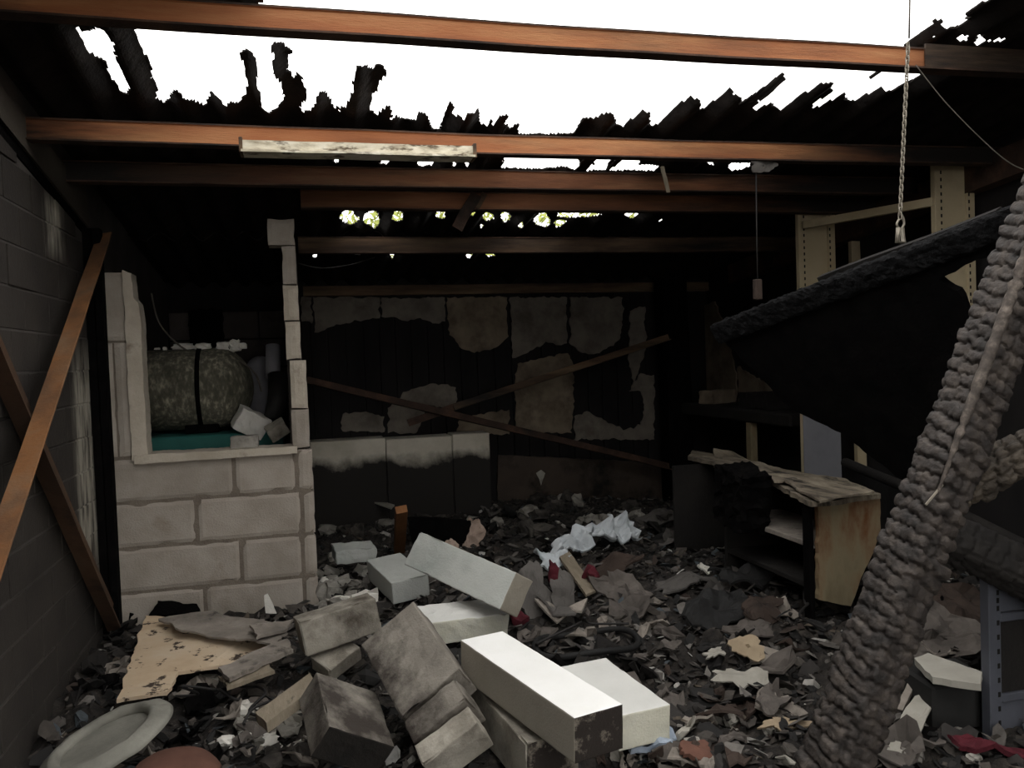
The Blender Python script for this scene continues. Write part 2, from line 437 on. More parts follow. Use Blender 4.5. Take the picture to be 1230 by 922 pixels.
# --- left wall: bricks laid one by one with recessed joints
def groove(y): return 2.19 - 0.157*(y-2.85)
wl = struct(mesh_obj('wall_left', *(lambda p: (p, [(0,1,2,3),(7,6,5,4),(0,4,5,1),(1,5,6,2),(2,6,7,3),(3,7,4,0)]))(
    [(XL-.2, YF, 0), (XL-.004, YF, 0), (XL-.004, YB, 0), (XL-.2, YB, 0),
     (XL-.2, YF, roofZ(YF)+.06), (XL-.004, YF, roofZ(YF)+.06), (XL-.004, YB, roofZ(YB)+.06), (XL-.2, YB, roofZ(YB)+.06)]), m_brickmortar),
    'smoke blackened brick wall on the left')
R = random.Random(4)
CH, BL = 0.139, 0.285
row = 0; z = 0.02
brick_mesh = None
while z < 2.6:
    y = 1.55 + (BL/2 if row % 2 else 0)
    while y < YP+.05:
        y1 = min(y+BL-.008, YP+.1)
        ztop = z+CH-.008
        lim0, lim1 = groove(y)-.012, groove(y1)-.012
        if z < min(lim0, lim1)-.02:
            d = R.uniform(-.002, .003)
            x1 = XL+d
            if ztop <= min(lim0, lim1) and y1-y > BL-.009:
                if brick_mesh is None:
                    ob = box('brick', -.03, 0, 0, BL-.008, 0, CH-.008, m_brick, None, .002)
                    brick_mesh = ob.data
                else:
                    ob = bpy.data.objects.new('brick', brick_mesh); COL.objects.link(ob)
                ob.location = (x1, y, z); ob.parent = wl
            else:
                a, b2 = min(ztop, lim0), min(ztop, lim1)
                v = [(x1-.03,y,z),(x1,y,z),(x1,y1,z),(x1-.03,y1,z),(x1-.03,y,a),(x1,y,a),(x1,y1,b2),(x1-.03,y1,b2)]
                mesh_obj('brick', v, [(0,3,2,1),(4,5,6,7),(0,1,5,4),(1,2,6,5),(2,3,7,6),(3,0,4,7)], m_brick, wl)
        y += BL
    row += 1; z += CH
# concrete band above the groove, following the roof
gy0, gy1 = YF, YP+.02
v = []
for yy in (gy0, gy1):
    v += [(XL-.05, yy, groove(yy)+.03), (XL+.012, yy, groove(yy)+.03), (XL+.012, yy, roofZ(yy)-.03), (XL-.05, yy, roofZ(yy)-.03)]
rb = mesh_obj('concrete_band', v, [(0,1,2,3),(7,6,5,4),(0,4,5,1),(1,5,6,2),(2,6,7,3),(3,7,4,0)], m_ring, wl)

v = []
for yy in (gy0, gy1):
    v += [(XL-.05, yy, groove(yy)-.014), (XL+.003, yy, groove(yy)-.014), (XL+.003, yy, groove(yy)+.034), (XL-.05, yy, groove(yy)+.034)]
mesh_obj('groove_shade', v, [(0,1,2,3),(7,6,5,4),(0,4,5,1),(1,5,6,2),(2,6,7,3),(3,7,4,0)], m_char, wl)  # black strip in the shallow groove, its shade put into the colour

# --- right and back walls
def slope_wall(name, x0, x1, y0, y1, mat, label):
    v = [(x0,y0,0),(x1,y0,0),(x1,y1,0),(x0,y1,0),(x0,y0,roofZ(y0)+.06),(x1,y0,roofZ(y0)+.06),(x1,y1,roofZ(y1)+.06),(x0,y1,roofZ(y1)+.06)]
    return struct(mesh_obj(name, v, [(0,3,2,1),(4,5,6,7),(0,1,5,4),(1,2,6,5),(2,3,7,6),(3,0,4,7)], mat), label)
wr = slope_wall('wall_right', XR, XR+.2, YF, YB, m_black, 'soot black wall on the right behind the shelving')
wb = slope_wall('wall_back', XL-.2, XR+.2, YB, YB+.2, m_black, 'black burnt back wall with hanging scraps of plasterboard')

# front wall and wide doorway assumed behind the viewer, added to limit daylight
wf = struct(empty('wall_front_added', (1.1, YF, 0)), 'added smoke blackened front wall with an open doorway, unseen, limiting the daylight')
for nm, xa, xb, za, zb_ in (('added_pier', XL-.2, ADDED_DOOR[0], 0, 2.4), ('added_pier', ADDED_DOOR[1], XR+.2, 0, 2.4), ('added_lintel', XL-.2, XR+.2, 2.4, roofZ(YF)+.06)):
    under(box(nm, xa, xb, YF-.2, YF, za, zb_, m_black), wf)

# wall cladding boards of the back wall (black) behind the plasterboard scraps
x = 0.06
R = random.Random(7)
while x < XR-.1:
    w = R.uniform(.115, .135)
    box('cladding_plank', x, min(x+w-.008, XR-.02), YB-.022-R.uniform(0, .006), YB, 0.3, 1.93, m_black, wb, .003)
    x += w
# smoked blocks of the back wall seen through the closet opening
for r_ in range(10):
    zz = 0.2+r_*.2
    xx = XL+.01 - (.2 if r_ % 2 else 0)
    while xx < -0.06:
        a, b2 = max(xx, XL+.01), min(xx+.39, -0.07)
        if b2-a > .03 and zz+.19 < roofZ(YB)-.02:
            box('block', a, b2, YB-.02, YB, zz, zz+.188, m_darkblock, wb, .004)
        xx += .4

# plasterboard scraps on the back wall (outlines on the plane just in front of the planks)
def scraps(plist, Y, mat, parent, fn, nrm, jag=.018, thick=.012):
    for i, pts in enumerate(plist):
        P = [fn(px, py, Y) for px, py in pts]
        plate('plasterboard', P, nrm, thick, mat[i % len(mat)], parent, jag, .02, seed=i+3)
back = [
    [(362,357),(374,357),(375,388),(362,386)],
    [(376,357),(456,357),(456,382),(440,384),(420,388),(404,389),(390,396),(378,399)],
    [(458,357),(534,357),(535,386),(520,388),(505,381),(490,386),(470,380),(458,380)],
    [(537,357),(609,357),(611,404),(598,416),(570,424),(552,416),(540,402)],
    [(613,357),(681,357),(681,412),(668,414),(656,410),(640,420),(616,430)],
    [(684,357),(748,357),(748,390),(744,408),(720,424),(700,424),(686,414)],
    [(757,373),(775,368),(776,420),(762,460),(756,440)],
    [(622,436),(650,430),(682,424),(690,440),(687,520),(620,520),(618,470)],
    [(488,470),(520,460),(548,465),(548,490),(515,486),(500,520),(466,520),(466,490)],
    [(690,500),(705,494),(730,508),(752,516),(770,510),(775,486),(770,470),(756,470),(770,448),(786,450),(786,528),(690,528)],
    [(412,497),(440,494),(462,500),(462,518),(412,518)],
    [(550,500),(612,492),(612,522),(550,522)],
]
scraps(back, YB-.035, [m_panel, m_panel, m_panel, m_panelbrown], wb, onY, Vector((0, -1, 0)))
right = [
    [(826,372),(858,362),(872,400),(884,452),(884,498),(826,500)],
    [(886,440),(905,452),(940,470),(962,492),(958,502),(888,500)],
]
scraps(right, XR-.02, [m_panelbrown, m_panelbrown], wr, onX, Vector((-1, 0, 0)))
# brown lower panel of the back wall right of the low wall
P = [onY(598,546,YB-.06), onY(795,556,YB-.06), onY(800,612,YB-.06), onY(598,612,YB-.06)]
lp = plate('lower_panel', P, Vector((0,-1,0)), .03, m_lower, wb, .006, .03, 4)
P = [onY(px,py,YB-.064) for px,py in [(644,568),(650,564),(655,568),(652,576),(650,583),(648,576)]]
plate('paint_spot', P, Vector((0,-1,0)), .004, m_paper, wb, .002, .01, 5)

# wall plate / eaves beam on the back wall and sloping wall plates
m0 = onY(360, 350, YB-.06); m1 = onY(800, 350, YB-.06)
bp = prism_between('wall_plate', Vector((0.02, YB-.05, m0.z)), Vector((XR-.02, YB-.05, m0.z-.01)), Vector((0,-1,0)),
                   [(-.04,-.035),(.04,-.035),(.04,.035),(-.04,.035)], m_rust3, None, 12, .004)
tag(bp, 'dull brown wall plate along the top of the back wall', 'beam')

# low pale wall of blocks in front of the back wall
YL = YB-.32
lw = struct(empty('wall_low', (0.02, YL, 0)), 'low pale block wall with a sooty lower half before the back wall')
edges = [372, 463, 543, 588]
tops = [530, 527, 522]
for i in range(3):
    a = onY(edges[i]+.3, tops[i], YL); b2 = onY(edges[i+1]-.3, tops[i]-3, YL)
    o = box('block', a.x, b2.x, YL, YL+.22, .05, (a.z+b2.z)/2, m_tide, None, .006)
    under(o, lw)
# --- partition with opening
wp = struct(box('wall_partition', XL, 0.012, YP+.005, YP+.1, 0.0, 1.0, m_mortar), 'pale concrete block partition with a glassless opening')
R = random.Random(11)
def pblock(x0, x1, z0, z1, y0=YP, y1=YP+.06, mat=m_block, jag=.016):
    """a block face with slightly ragged arrises"""
    bm = bmesh.new()
    nx = max(2, int((x1-x0)/.018)); nzz = max(2, int((z1-z0)/.018))
    g = [[None]*(nzz+1) for _ in range(nx+1)]
    sd = R.random()*50
    for i in range(nx+1):
        for j in range(nzz+1):
            xx = x0+(x1-x0)*i/nx; zz = z0+(z1-z0)*j/nzz
            if i in (0, nx): xx += (1 if i == 0 else -1)*jag*max(0, -.1+1.9*nz(zz+sd, i, 0, 13))
            if j in (0, nzz): zz += (1 if j == 0 else -1)*jag*max(0, -.1+1.9*nz(xx+sd, j, 3, 10))
            edge = i in (0, nx) or j in (0, nzz)
            g[i][j] = bm.verts.new((xx, y0+(.006 if edge else .0015*nz(xx, zz, sd, 20)), zz))
    for i in range(nx):
        for j in range(nzz):
            bm.faces.new((g[i][j], g[i+1][j], g[i+1][j+1], g[i][j+1]))
    be = [e for e in bm.edges if e.is_boundary]
    ret = bmesh.ops.extrude_edge_only(bm, edges=be)
    for q in ret['geom']:
        if isinstance(q, bmesh.types.BMVert): q.co.y = y1
    return bm_obj('block', bm, mat, wp)
JY = .014
rows = [(1.008, .812, [-.9, -.33, -.052, .022]), (.812, .608, [-.9, -.5, -.035, .022]), (.608, .408, [-.9, -.315, -.04, .022]),
        (.408, .208, [-.9, -.48, -.04, .022]), (.208, .0, [-.9, -.4, .022])]
for zt, zb, xs in rows:
    for a, b2 in zip(xs[:-1], xs[1:]):
        pblock(a+(.006 if a > -.89 else 0), b2-.006 if b2 < .02 else b2, zb+.003, zt-.005)
# left pier above sill
box('pier_core', XL, -.765, YP+.012, YP+.1, 1.0, 1.82, m_mortar, wp)
for a, b2, z0, z1 in ((-.9,-.818,1.02,1.525), (-.812,-.76,1.02,1.525), (-.9,-.76,1.535,1.835)):
    pblock(a+.003, b2, z0, z1, jag=.005)
# right stepped column, block on block
for a, b2, z0, z1, y1, mt in ((-.065,.014,1.012,1.19,.12,m_block), (-.062,.012,1.196,1.42,.12,m_pale), (-.075,-.008,1.425,1.60,.12,m_pale),
                           (-.078,-.010,1.606,1.77,.12,m_pale), (-.076,-.014,1.775,1.95,.12,m_block), (-.135,-.014,1.955,2.075,.12,m_block)):
    pblock(a, b2, z0, z1, YP, YP+y1, mt, .005)
# ragged pale jamb and sill of the opening
w1 = struct(empty('window_1', (-.7, YP, 1.0)), 'glassless opening in the block partition with pale broken plaster edges')
P = [Vector((-.757, YP-.012, 1.0)), Vector((-.692, YP-.012, 1.0)), Vector((-.692, YP-.012, 1.62)), Vector((-.70, YP-.012, 1.70)), Vector((-.716, YP-.012, 1.72)),
     Vector((-.722, YP-.012, 1.83)), Vector((-.757, YP-.012, 1.845))]
under(plate('jamb', P, Vector((0,-1,0)), .12, m_pale, None, .004, .012, 21), w1)
P = [Vector((-.745, YP-.03, .985)), Vector((-.045, YP-.03, .99)), Vector((-.045, YP-.03, 1.022)), Vector((-.745, YP-.03, 1.025))]
under(plate('sill', P, Vector((0,-1,0)), .16, m_pale, None, .004, .012, 22), w1)
# closet side wall running back from the column
ws = struct(box('wall_closet', -.075, -.012, YP+.12, YB, 0, roofZ(YB)-.02, m_darkblock), 'narrow side wall of the tank closet')

# corner post
cp = prism_between('corner_post', Vector((XL+.035, YP-.035, 0.0)), Vector((XL+.035, YP-.035, 2.02)), Vector((0,-1,0)),
                   [(-.032,-.034),(.032,-.034),(.032,-.004),(.02,0),(.032,.004),(.032,.034),(-.032,.034)], m_char, None, 10, .002)
tag(cp, 'charred black post in the corner between brick wall and block partition', 'post')

# ------------------------------------------------------------------ roof beams (rusty channels)
def channel(name, Y, Zc, x0, x1, hgt, mat, label, sag=0.0, seed=0):
    """C section: web towards the viewer, flanges pointing back"""
    t = .006; d = .045; hh = hgt/2
    prof = [(.012,-hh),(.012,-hh+t),(0,-hh+t+.003),(0,hh-t-.003),(.005,hh-t),(.005,hh),(-d,hh),(-d,hh-t-.002),(-t,hh-t-.002),(-t,-hh+t+.002),(-d,-hh+t+.002),(-d,-hh)]
    u = Vector((1,0,0)); n = Vector((0,-1,0)); w = Vector((0,0,1))
    segs = 40
    bm = bmesh.new(); rings = []
    for i in range(segs+1):
        xx = x0+(x1-x0)*i/segs
        s = -sag*math.sin(math.pi*i/segs) + .003*nz(xx*2, seed)
        rings.append([bm.verts.new((xx, Y - p[0] + .003*nz(xx*2, seed+9), Zc+p[1]+s)) for p in prof])
    k = len(prof)
    for i in range(segs):
        for j in range(k):
            ff = bm.faces.new((rings[i][j], rings[i][(j+1) % k], rings[i+1][(j+1) % k], rings[i+1][j]))
            if j in (0, 4, 11): ff.material_index = 1  # underside and lip faces darker: shade put into the colour
    bm.faces.new(rings[0]); bm.faces.new(list(reversed(rings[-1])))
    o = bm_obj(name, bm, mat)
    o.data.materials.append(m_rustdark_and_shade)
    return tag(o, label, 'beam', 'rusty roof beams')
def beam_at(py_top, py_bot, px, zcam):
    a = W(px, py_top, zcam); b2 = W(px, py_bot, zcam)
    return a.y, (a.z+b2.z)/2, abs(a.z-b2.z)
BEAMS = [  # px, top, bottom, camera depth, x0, x1, material, label
    (600, 21, 50, 2.475, XL-.02, XR, m_rust, 'nearest and brightest orange rusted roof beam, crossing the top of the sky'),
    (600, 158, 182, 3.26, XL, XR, m_rust, 'orange rusted roof beam just above the burnt lamp batten'),
    (600, 203, 226, 3.76, XL, XR, m_rust2, 'brown rusted roof beam just below the burnt lamp batten'),
    (600, 230, 252, 4.09, 0.02, XR, m_rust2, 'brown roof beam directly above the row of small bright holes'),
    (600, 284, 303, 4.90, 0.0, XR, m_rust3, 'dull grey brown roof beam directly below the row of small bright holes'),
]
beams = []
for i, (px, t, b2, zc, x0, x1, mt, lb) in enumerate(BEAMS):
    Y, Zc, h = beam_at(t, b2, px, zc)
    beams.append((Y, Zc, h))
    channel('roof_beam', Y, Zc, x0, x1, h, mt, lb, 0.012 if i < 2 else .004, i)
print('BEAMS', [(round(a, 3), round(b2, 3), round(c, 3), round(roofZ(a), 3)) for a, b2, c in beams])

# grey lapped end piece on the nearest beam
Yb, Zb, Hb = beams[0]
a = onY(1111, 72, Yb-.006)
o = box('beam_splice', a.x, a.x+.75, Yb-.012, Yb-.004, Zb-Hb/2-.004, Zb+Hb/2+.002, m_rust3)
tag(o, 'grey brown splice plate lapped on the right end of the nearest beam', 'plate')

# ------------------------------------------------------------------ corrugated roof with burnt holes
def Rg1(l): return [(x/2.881, y/2.881) for x, y in l]
def Rg2(l): return [(400+x/2.881, y/2.881) for x, y in l]
def Rg3(l): return [(810+x/2.881, y/2.881) for x, y in l]
PIXHOLES = []
def roofpt(px, py):
    d = ray(px, py)
    # EYE.z + t d.z = 2.698+.02 -.12 (t d.y)
    t = (2.718-EYE.z)/(d.z+.12*d.y)
    p = EYE+d*t
    return (p.x, p.y)
main = Rg1([(465,97),(500,190),(525,220),(525,270),(545,310),(540,340),(570,360),(585,340),(612,315),(640,345),(690,355),(705,375),(722,340),(730,318),(755,340),(785,380),
  (795,355),(830,360),(848,330),(855,280),(845,220),(830,200),(838,178),(858,175),(885,205),(895,260),(885,290),(900,330),(905,355),(900,375),(930,392),(965,375),
  (985,340),(975,290),(950,262),(945,220),(952,190),(935,178),(945,155),(975,150),(1010,185),(992,190),(995,240),(1020,280),(1025,255),(1045,260),(1050,300),(1062,320),
  (1060,345),(1040,365),(1042,388),(1070,388),(1095,360),(1105,320),(1130,320),(1145,350),(1165,385),(1190,375)]) + \
 Rg2([(0,370),(20,390),(45,370),(75,310),(70,290),(85,235),(120,232),(140,245),(150,222),(170,225),(185,258),(160,290),(160,310),(140,320),(125,380),(150,400),
  (180,372),(200,370),(205,395),(200,430),(215,405),(260,415),(280,420),(300,392),(325,395),(330,420),(345,448),(370,448),(403,345),(420,380),(415,410),(440,400),(450,425),
  (460,400),(490,395),(500,370),(510,430),(535,440),(550,415),(555,440),(575,405),(605,400),(595,430),(610,450),(640,430),(640,466),(830,466),(865,412),(910,410),
  (925,400),(965,392),(978,430),(1000,440),(1070,385),(1095,395),(1095,440),(1110,440),(1180,382)]) + \
 Rg3([(0,380),(50,338),(90,350),(85,385),(120,365),(195,305),(205,330),(235,340),(225,362),(320,300),(370,257),(382,285),(350,305),(275,365),(280,385),(330,360),
  (370,385),(345,405),(390,375),(430,340),(500,295),(543,292),(545,320),(480,360),(470,375),(500,375),(560,340),(640,285),(720,235),(790,180),
  (815,140),(870,110),(900,75),(940,60),(915,85),(930,105),(980,95),(1020,65),(1010,40),(1095,0),(1140,-40)])
HOLES = []
poly = [roofpt(*p) for p in main]
HOLES.append(poly + [(2.15, 1.2), (2.2, YF-.3), (-.25, YF-.3), (-.25, 1.3)] + [roofpt(300, -30), roofpt(318, 2), roofpt(250, 20)])
PIXHOLES.append([p for p in Rg1([(258,88),(290,110),(330,97),(360,105),(395,160),(400,200),(425,250),(450,310),(440,330),(422,325),(400,290),(375,260),(370,220),(340,200),(310,190),(290,150)])])
PIXHOLES.append([p for p in Rg3([(735,240),(860,245),(850,265),(730,325),(715,305),(610,355),(585,340),(600,310)])])
for l in ([(605,525),(840,530),(858,570),(840,590),(790,578),(720,587),(640,585),(578,582)], [(935,530),(968,535),(950,575),(945,592),(878,592)],
          [(1010,545),(1065,535),(1060,570),(1100,570),(1128,575),(1115,592),(950,592),(985,570)]):
    PIXHOLES.append(Rg2(l))
def ell(cx, cy, rx, ry, tilt=0.0, n=10):
    rr = [.75+.5*abs(nz(k*1.7, cx*.37, cy*.11))*2 for k in range(n)]
    return [(cx+rr[k]*rx*math.cos(k*2*math.pi/n)+tilt*ry*math.sin(k*2*math.pi/n), cy+rr[k]*ry*math.sin(k*2*math.pi/n)) for k in range(n)]
def e2(x0, x1, y0, y1, tilt=0.0): PIXHOLES.append(ell(400+(x0+x1)/5.762, (y0+y1)/5.762, (x1-x0)/5.762, (y1-y0)/5.762, tilt))
for q in ((0,20,548,568),(162,196,550,573),(285,350,553,577),(410,427,556,580),(455,474,556,580),
          (20,85,726,780),(100,165,726,788),(200,245,726,772),(355,390,728,757),(515,555,731,768),(580,612,726,768),(690,755,738,788),
          (755,920,728,757),(760,805,758,787),(1010,1060,728,757),(640,660,772,792),(1128,1138,758,772),(508,522,775,792),(470,492,730,752),
          (198,212,868,894),(460,480,866,897),(525,560,866,889),(70,95,868,884)):
    e2(*q)
PIXHOLES.append(ell(853, 192.5, 7, 5.5)); PIXHOLES.append(ell(888, 200, 13, 6, -.5)); PIXHOLES.append(ell(935, 192, 7.5, 4)); PIXHOLES.append(ell(378, 307, 2.5, 3))
PIXHOLES.append(ell(1157, 46, 8, 4)); PIXHOLES.append(ell(1177, 46, 6, 5)); PIXHOLES.append(ell(1172, 54, 6, 4)); PIXHOLES.append(ell(1198, 49, 8, 3, -.8)); PIXHOLES.append(ell(1121, 45, 3, 2.5))
def in_poly(x, y, P):
    c = False; j = len(P)-1
    for i in range(len(P)):
        xi, yi = P[i]; xj, yj = P[j]
        if (yi > y) != (yj > y) and x < (xj-xi)*(y-yi)/(yj-yi)+xi: c = not c
        j = i
    return c
def bearing(p):
    d = p-EYE; z = d.dot(fwd)
    return (615+F*d.dot(rt)/z, 461-F*d.dot(up)/z) if z > .3 else None
main_px = main + [(1215, -45), (1215, -90), (240, -90), (300, -30), (318, 2), (250, 20)]
HP = [main_px] + PIXHOLES
HB = [(min(p[0] for p in h), max(p[0] for p in h), min(p[1] for p in h), max(p[1] for p in h)) for h in HP]
def holed(x, y, z):
    """burnt away? the outline of every hole is traced along the sight lines through it, so that the corrugation is cut where it stands"""
    x += .005*nz(x, y, 0, 60); y += .008*nz(x, y, 7, 50)
    if y < 1.9:
        return in_poly(x, y, HOLES[0])
    q = bearing(Vector((x, y, z)))
    for b4, P in zip(HB, HP):
        if b4[0] <= q[0] <= b4[1] and b4[2] <= q[1] <= b4[3] and in_poly(q[0], q[1], P): return True
    return False
ceil = struct(empty('ceiling', (1.1, 3, 2.4)), 'burnt corrugated roof with ragged holes')
PITCH_C, AMP = 0.148, 0.022
def sheet(x0, x1, y0, y1, dz, fine):
    dx = .0085; dy = .015 if fine else .06
    nx = int(round((x1-x0)/dx)); ny = int(round((y1-y0)/dy))
    idx = {}; vs = []; fs = []
    def vert(i, j):
        if (i, j) not in idx:
            x = x0+(x1-x0)*i/nx; y = y0+(y1-y0)*j/ny
            z = roofZ(y)+AMP+.006+dz + AMP*math.cos(2*math.pi*x/PITCH_C) + .012*fr(x, y, 2, 1.5, 3)
            idx[(i, j)] = len(vs)
            vs.append((x+.004*nz(x, y, 3, 30), y+.006*nz(x, y, 5, 30), z))
        return idx[(i, j)]
    for i in range(nx):
        for j in range(ny):
            x = x0+(x1-x0)*(i+.5)/nx; y = y0+(y1-y0)*(j+.5)/ny
            zc = roofZ(y)+AMP+.006+dz + AMP*math.cos(2*math.pi*x/PITCH_C) + .012*fr(x, y, 2, 1.5, 3)
            if not holed(x, y, zc):
                fs.append((vert(i, j), vert(i+1, j), vert(i+1, j+1), vert(i, j+1)))
    if not fs: return
    n = len(vs)
    # give it thickness
    ed = {}
    for f in fs:
        for k in range(4):
            a, b2 = f[k], f[(k+1) % 4]
            ed[(a, b2)] = 1
    vs2 = vs + [(p[0], p[1], p[2]+.006) for p in vs]
    f2 = [tuple(reversed(f)) for f in fs] + [tuple(i+n for i in f) for f in fs]
    for (a, b2) in ed:
        if (b2, a) not in ed: f2.append((a, b2, b2+n, a+n))
    o = mesh_obj('roof_sheet', vs2, f2, m_roof)
    under(o, ceil)
xcuts = [XL-.15, -.05, .84, 1.73, 2.62, XR+.2]
ycuts = [(YF, 2.0, False), (1.9, 3.55, True), (3.45, 5.05, True), (4.95, YB+.15, True)]
for i in range(len(xcuts)-1):
    for j, (ya, yb, fine) in enumerate(ycuts):
        sheet(xcuts[i], xcuts[i+1]+(.07 if i < len(xcuts)-2 else 0), ya, yb, (.003*(i % 2)) + .009*(3-j), fine)

# sloping wall plate on the right wall
a = onX(1260, 178, XR-.05); b2 = onX(880, 330, XR-.05)
o = prism_between('wall_plate', a, b2, Vector((-1,0,0)), [(-.04,-.07),(.04,-.07),(.04,.07),(-.04,.07)], m_rustdark_and_shade, None, 12, .006)
tag(o, 'dim red brown sloping wall plate along the top of the right wall', 'beam')

# charred post at the back right corner
o = prism_between('corner_post', onY(806, 335, YB-.25), onY(818, 640, YB-.25), Vector((0,-1,0)), [(-.09,-.1),(.07,-.1),(.09,-.08),(.09,.08),(.07,.1),(-.09,.1)], m_char, None, 14, .012, 3)
tag(o, 'charred black post at the far end beside the brown plasterboard', 'post')

# ------------------------------------------------------------------ braces
L_prof = lambda w, t: [(0,-w/2),(t,-w/2),(t,w/2-t),(t+w*.6,w/2-t),(t+w*.6,w/2),(0,w/2)]
flat = lambda w, t: [(0,-w/2),(t,-w/2),(t,w/2),(0,w/2)]
XB = XL+.05
a = onX(121, 292, XL+.05); b2 = onX(-25, 720, XL+.12)
o = prism_between('steel_brace', a, b2, Vector((1,-.35,0)), L_prof(.088,.008), m_brace, None, 16, .003, 1)
tag(o, 'orange brown diagonal steel brace leaning up to the right on the brick wall', 'brace')
a = onX(-20, 395, XL+.03); b2 = onX(136, 752, XL+.03)
o = prism_between('steel_brace', a, b2, Vector((1,-.35,0)), L_prof(.092,.008), m_brace2, None, 16, .003, 2)
tag(o, 'dark rusty diagonal steel brace running down to the right on the brick wall', 'brace')
a = onY(368, 456, YB-.42); b2 = onY(812, 562, YB-.30)
o = prism_between('steel_brace', a, b2, Vector((0,-1,.2)), L_prof(.05,.006), m_rustdark_and_shade, None, 10, .003, 3)
tag(o, 'thin reddish brace sloping down to the right before the back wall', 'brace')
a = onY(545, 489, YB-.40); b2 = onY(803, 405, YB-.36)
o = prism_between('steel_brace', a, b2, Vector((0,-1,.2)), L_prof(.05,.006), m_rust3, None, 10, .003, 4)
tag(o, 'thin brown brace sloping up to the right before the back wall', 'brace')
a = onY(490, 508, YB-.37); b2 = onY(545, 489, YB-.37)
o = prism_between('steel_brace', a, b2, Vector((0,-1,.2)), flat(.05,.006), m_rustdark_and_shade, None, 4, .003, 5)
tag(o, 'short broken brace stub left of the crossing before the back wall', 'brace')

# ------------------------------------------------------------------ rubble bed
def H(x, y):
    h = .25 + .05*fr(x, y, 1, .9, 3) + .045*fr(x, y, 4, 3.5, 4)
    def g(cx, cy, s, a): return a*math.exp(-((x-cx)**2+(y-cy)**2)/(2*s*s))
    h += g(.55, 3.6, .5, .05) + g(1.5, 3.6, .5, .06) + g(2.2, 2.6, .5, .08) - g(-.5, 2.6, .4, .06) + g(1.4, 5.2, .7, .05)
    h += g(.0, 3.7, .25, .03)
    return h
def Hs(x, y):
    return H(x, y) + .03*fr(x, y, 9, 12, 3)
def onH(px, py, lift=0.0):
    d = ray(px, py)
    t = .8
    while t < 9:
        p = EYE+d*t
        if p.z <= H(p.x, p.y)+lift: break
        t += .01
    return Vector((min(max(p.x, XL+.09), XR-.09), min(p.y, YB-.45 if p.x < 1.5 else YB-.15), H(min(max(p.x, XL+.05), XR-.05), min(p.y, YB-.15))+lift))
nx, ny = 150, 190
vs = []; fs = []
X0, X1, Y0, Y1 = XL, XR, .9, YB
for i in range(nx+1):
    for j in range(ny+1):
        x = X0+(X1-X0)*i/nx; y = Y0+(Y1-Y0)*j/ny
        vs.append((x, y, Hs(x, y) if 0 < j else .02))
for i in range(nx):
    for j in range(ny):
        a = i*(ny+1)+j
        fs.append((a, a+ny+1, a+ny+2, a+1))
o = mesh_obj('rubble_bed', vs, fs, m_rubble)
o['kind'] = 'stuff'; o['label'] = 'dark ash and fine rubble covering the floor'; o['category'] = 'rubble'

# small litter: thousands of chips, one object
R = random.Random(21)
vs = []; fs = []; tones = []
PAL = [(rgb(26,24,22), 10), (rgb(46,42,39), 9), (rgb(72,66,60), 6), (rgb(92,87,82), 4), (rgb(118,113,107), 1.8), (rgb(166,162,155), .7), (rgb(58,47,40), 1.2), (rgb(94,84,72), 1), (rgb(200,198,192), .25), (rgb(70,76,80), 1)]
tot = sum(w for _, w in PAL)
def pick():
    t = R.uniform(0, tot)
    for c, w in PAL:
        t -= w
        if t <= 0: return c
    return PAL[0][0]
def add_chip(x, y, s, flat_, c, lift=0.0):
    ax = Vector((R.uniform(-1,1), R.uniform(-1,1), R.uniform(-.5,.5))).normalized()
    nn = Vector((R.uniform(-.8,.8), R.uniform(-.8,.8), 1)).normalized()
    ay = nn.cross(ax).normalized(); ax = ay.cross(nn)
    z = Hs(x, y)+lift
    c0 = Vector((x, y, z+s*.15))
    k = R.randint(4, 6); base = len(vs)
    el = R.uniform(.12, 1)
    for lvl in (0, 1):
        for q in range(k):
            an = 2*math.pi*(q+R.uniform(-.3,.3))/k; r = s*R.uniform(.55, 1)*(1 if lvl == 0 else .85)
            vs.append(c0+ax*math.cos(an)*r+ay*math.sin(an)*r*el+nn*(lvl*s*flat_+R.uniform(-.08,.08)*s))
    fs.append(tuple(base+q for q in reversed(range(k)))); fs.append(tuple(base+k+q for q in range(k)))
    for q in range(k): fs.append((base+q, base+(q+1) % k, base+k+(q+1) % k, base+k+q))
    tones.extend([c]*(2*k))
for _ in range(17000):
    x = R.uniform(XL+.04, XR-.05); y = 1.55+(YB-1.6)*R.random()**1.3
    if YP-.06 < y and x < .05: continue
    add_chip(x, y, .005+.03*R.random()**2.2*(1 if R.random() < .9 else 1.9), R.choice((.06,.1,.35,.5)), pick())
for _ in range(4200):
    x = R.uniform(XL+.04, XR-.05); y = 1.6+3.2*R.random()
    if YP-.06 < y and x < .05: continue
    add_chip(x, y, R.uniform(.018, .062), R.choice((.03, .05, .08)), pick(), .004)
o = mesh_obj('small_litter', vs, fs, m_chip)
at = o.data.color_attributes.new('tone', 'FLOAT_COLOR', 'POINT')
for i, c in enumerate(tones): at.data[i].color = c
o['kind'] = 'stuff'; o['label'] = 'countless small chips of ash, plaster and wood over the rubble'; o['category'] = 'litter'

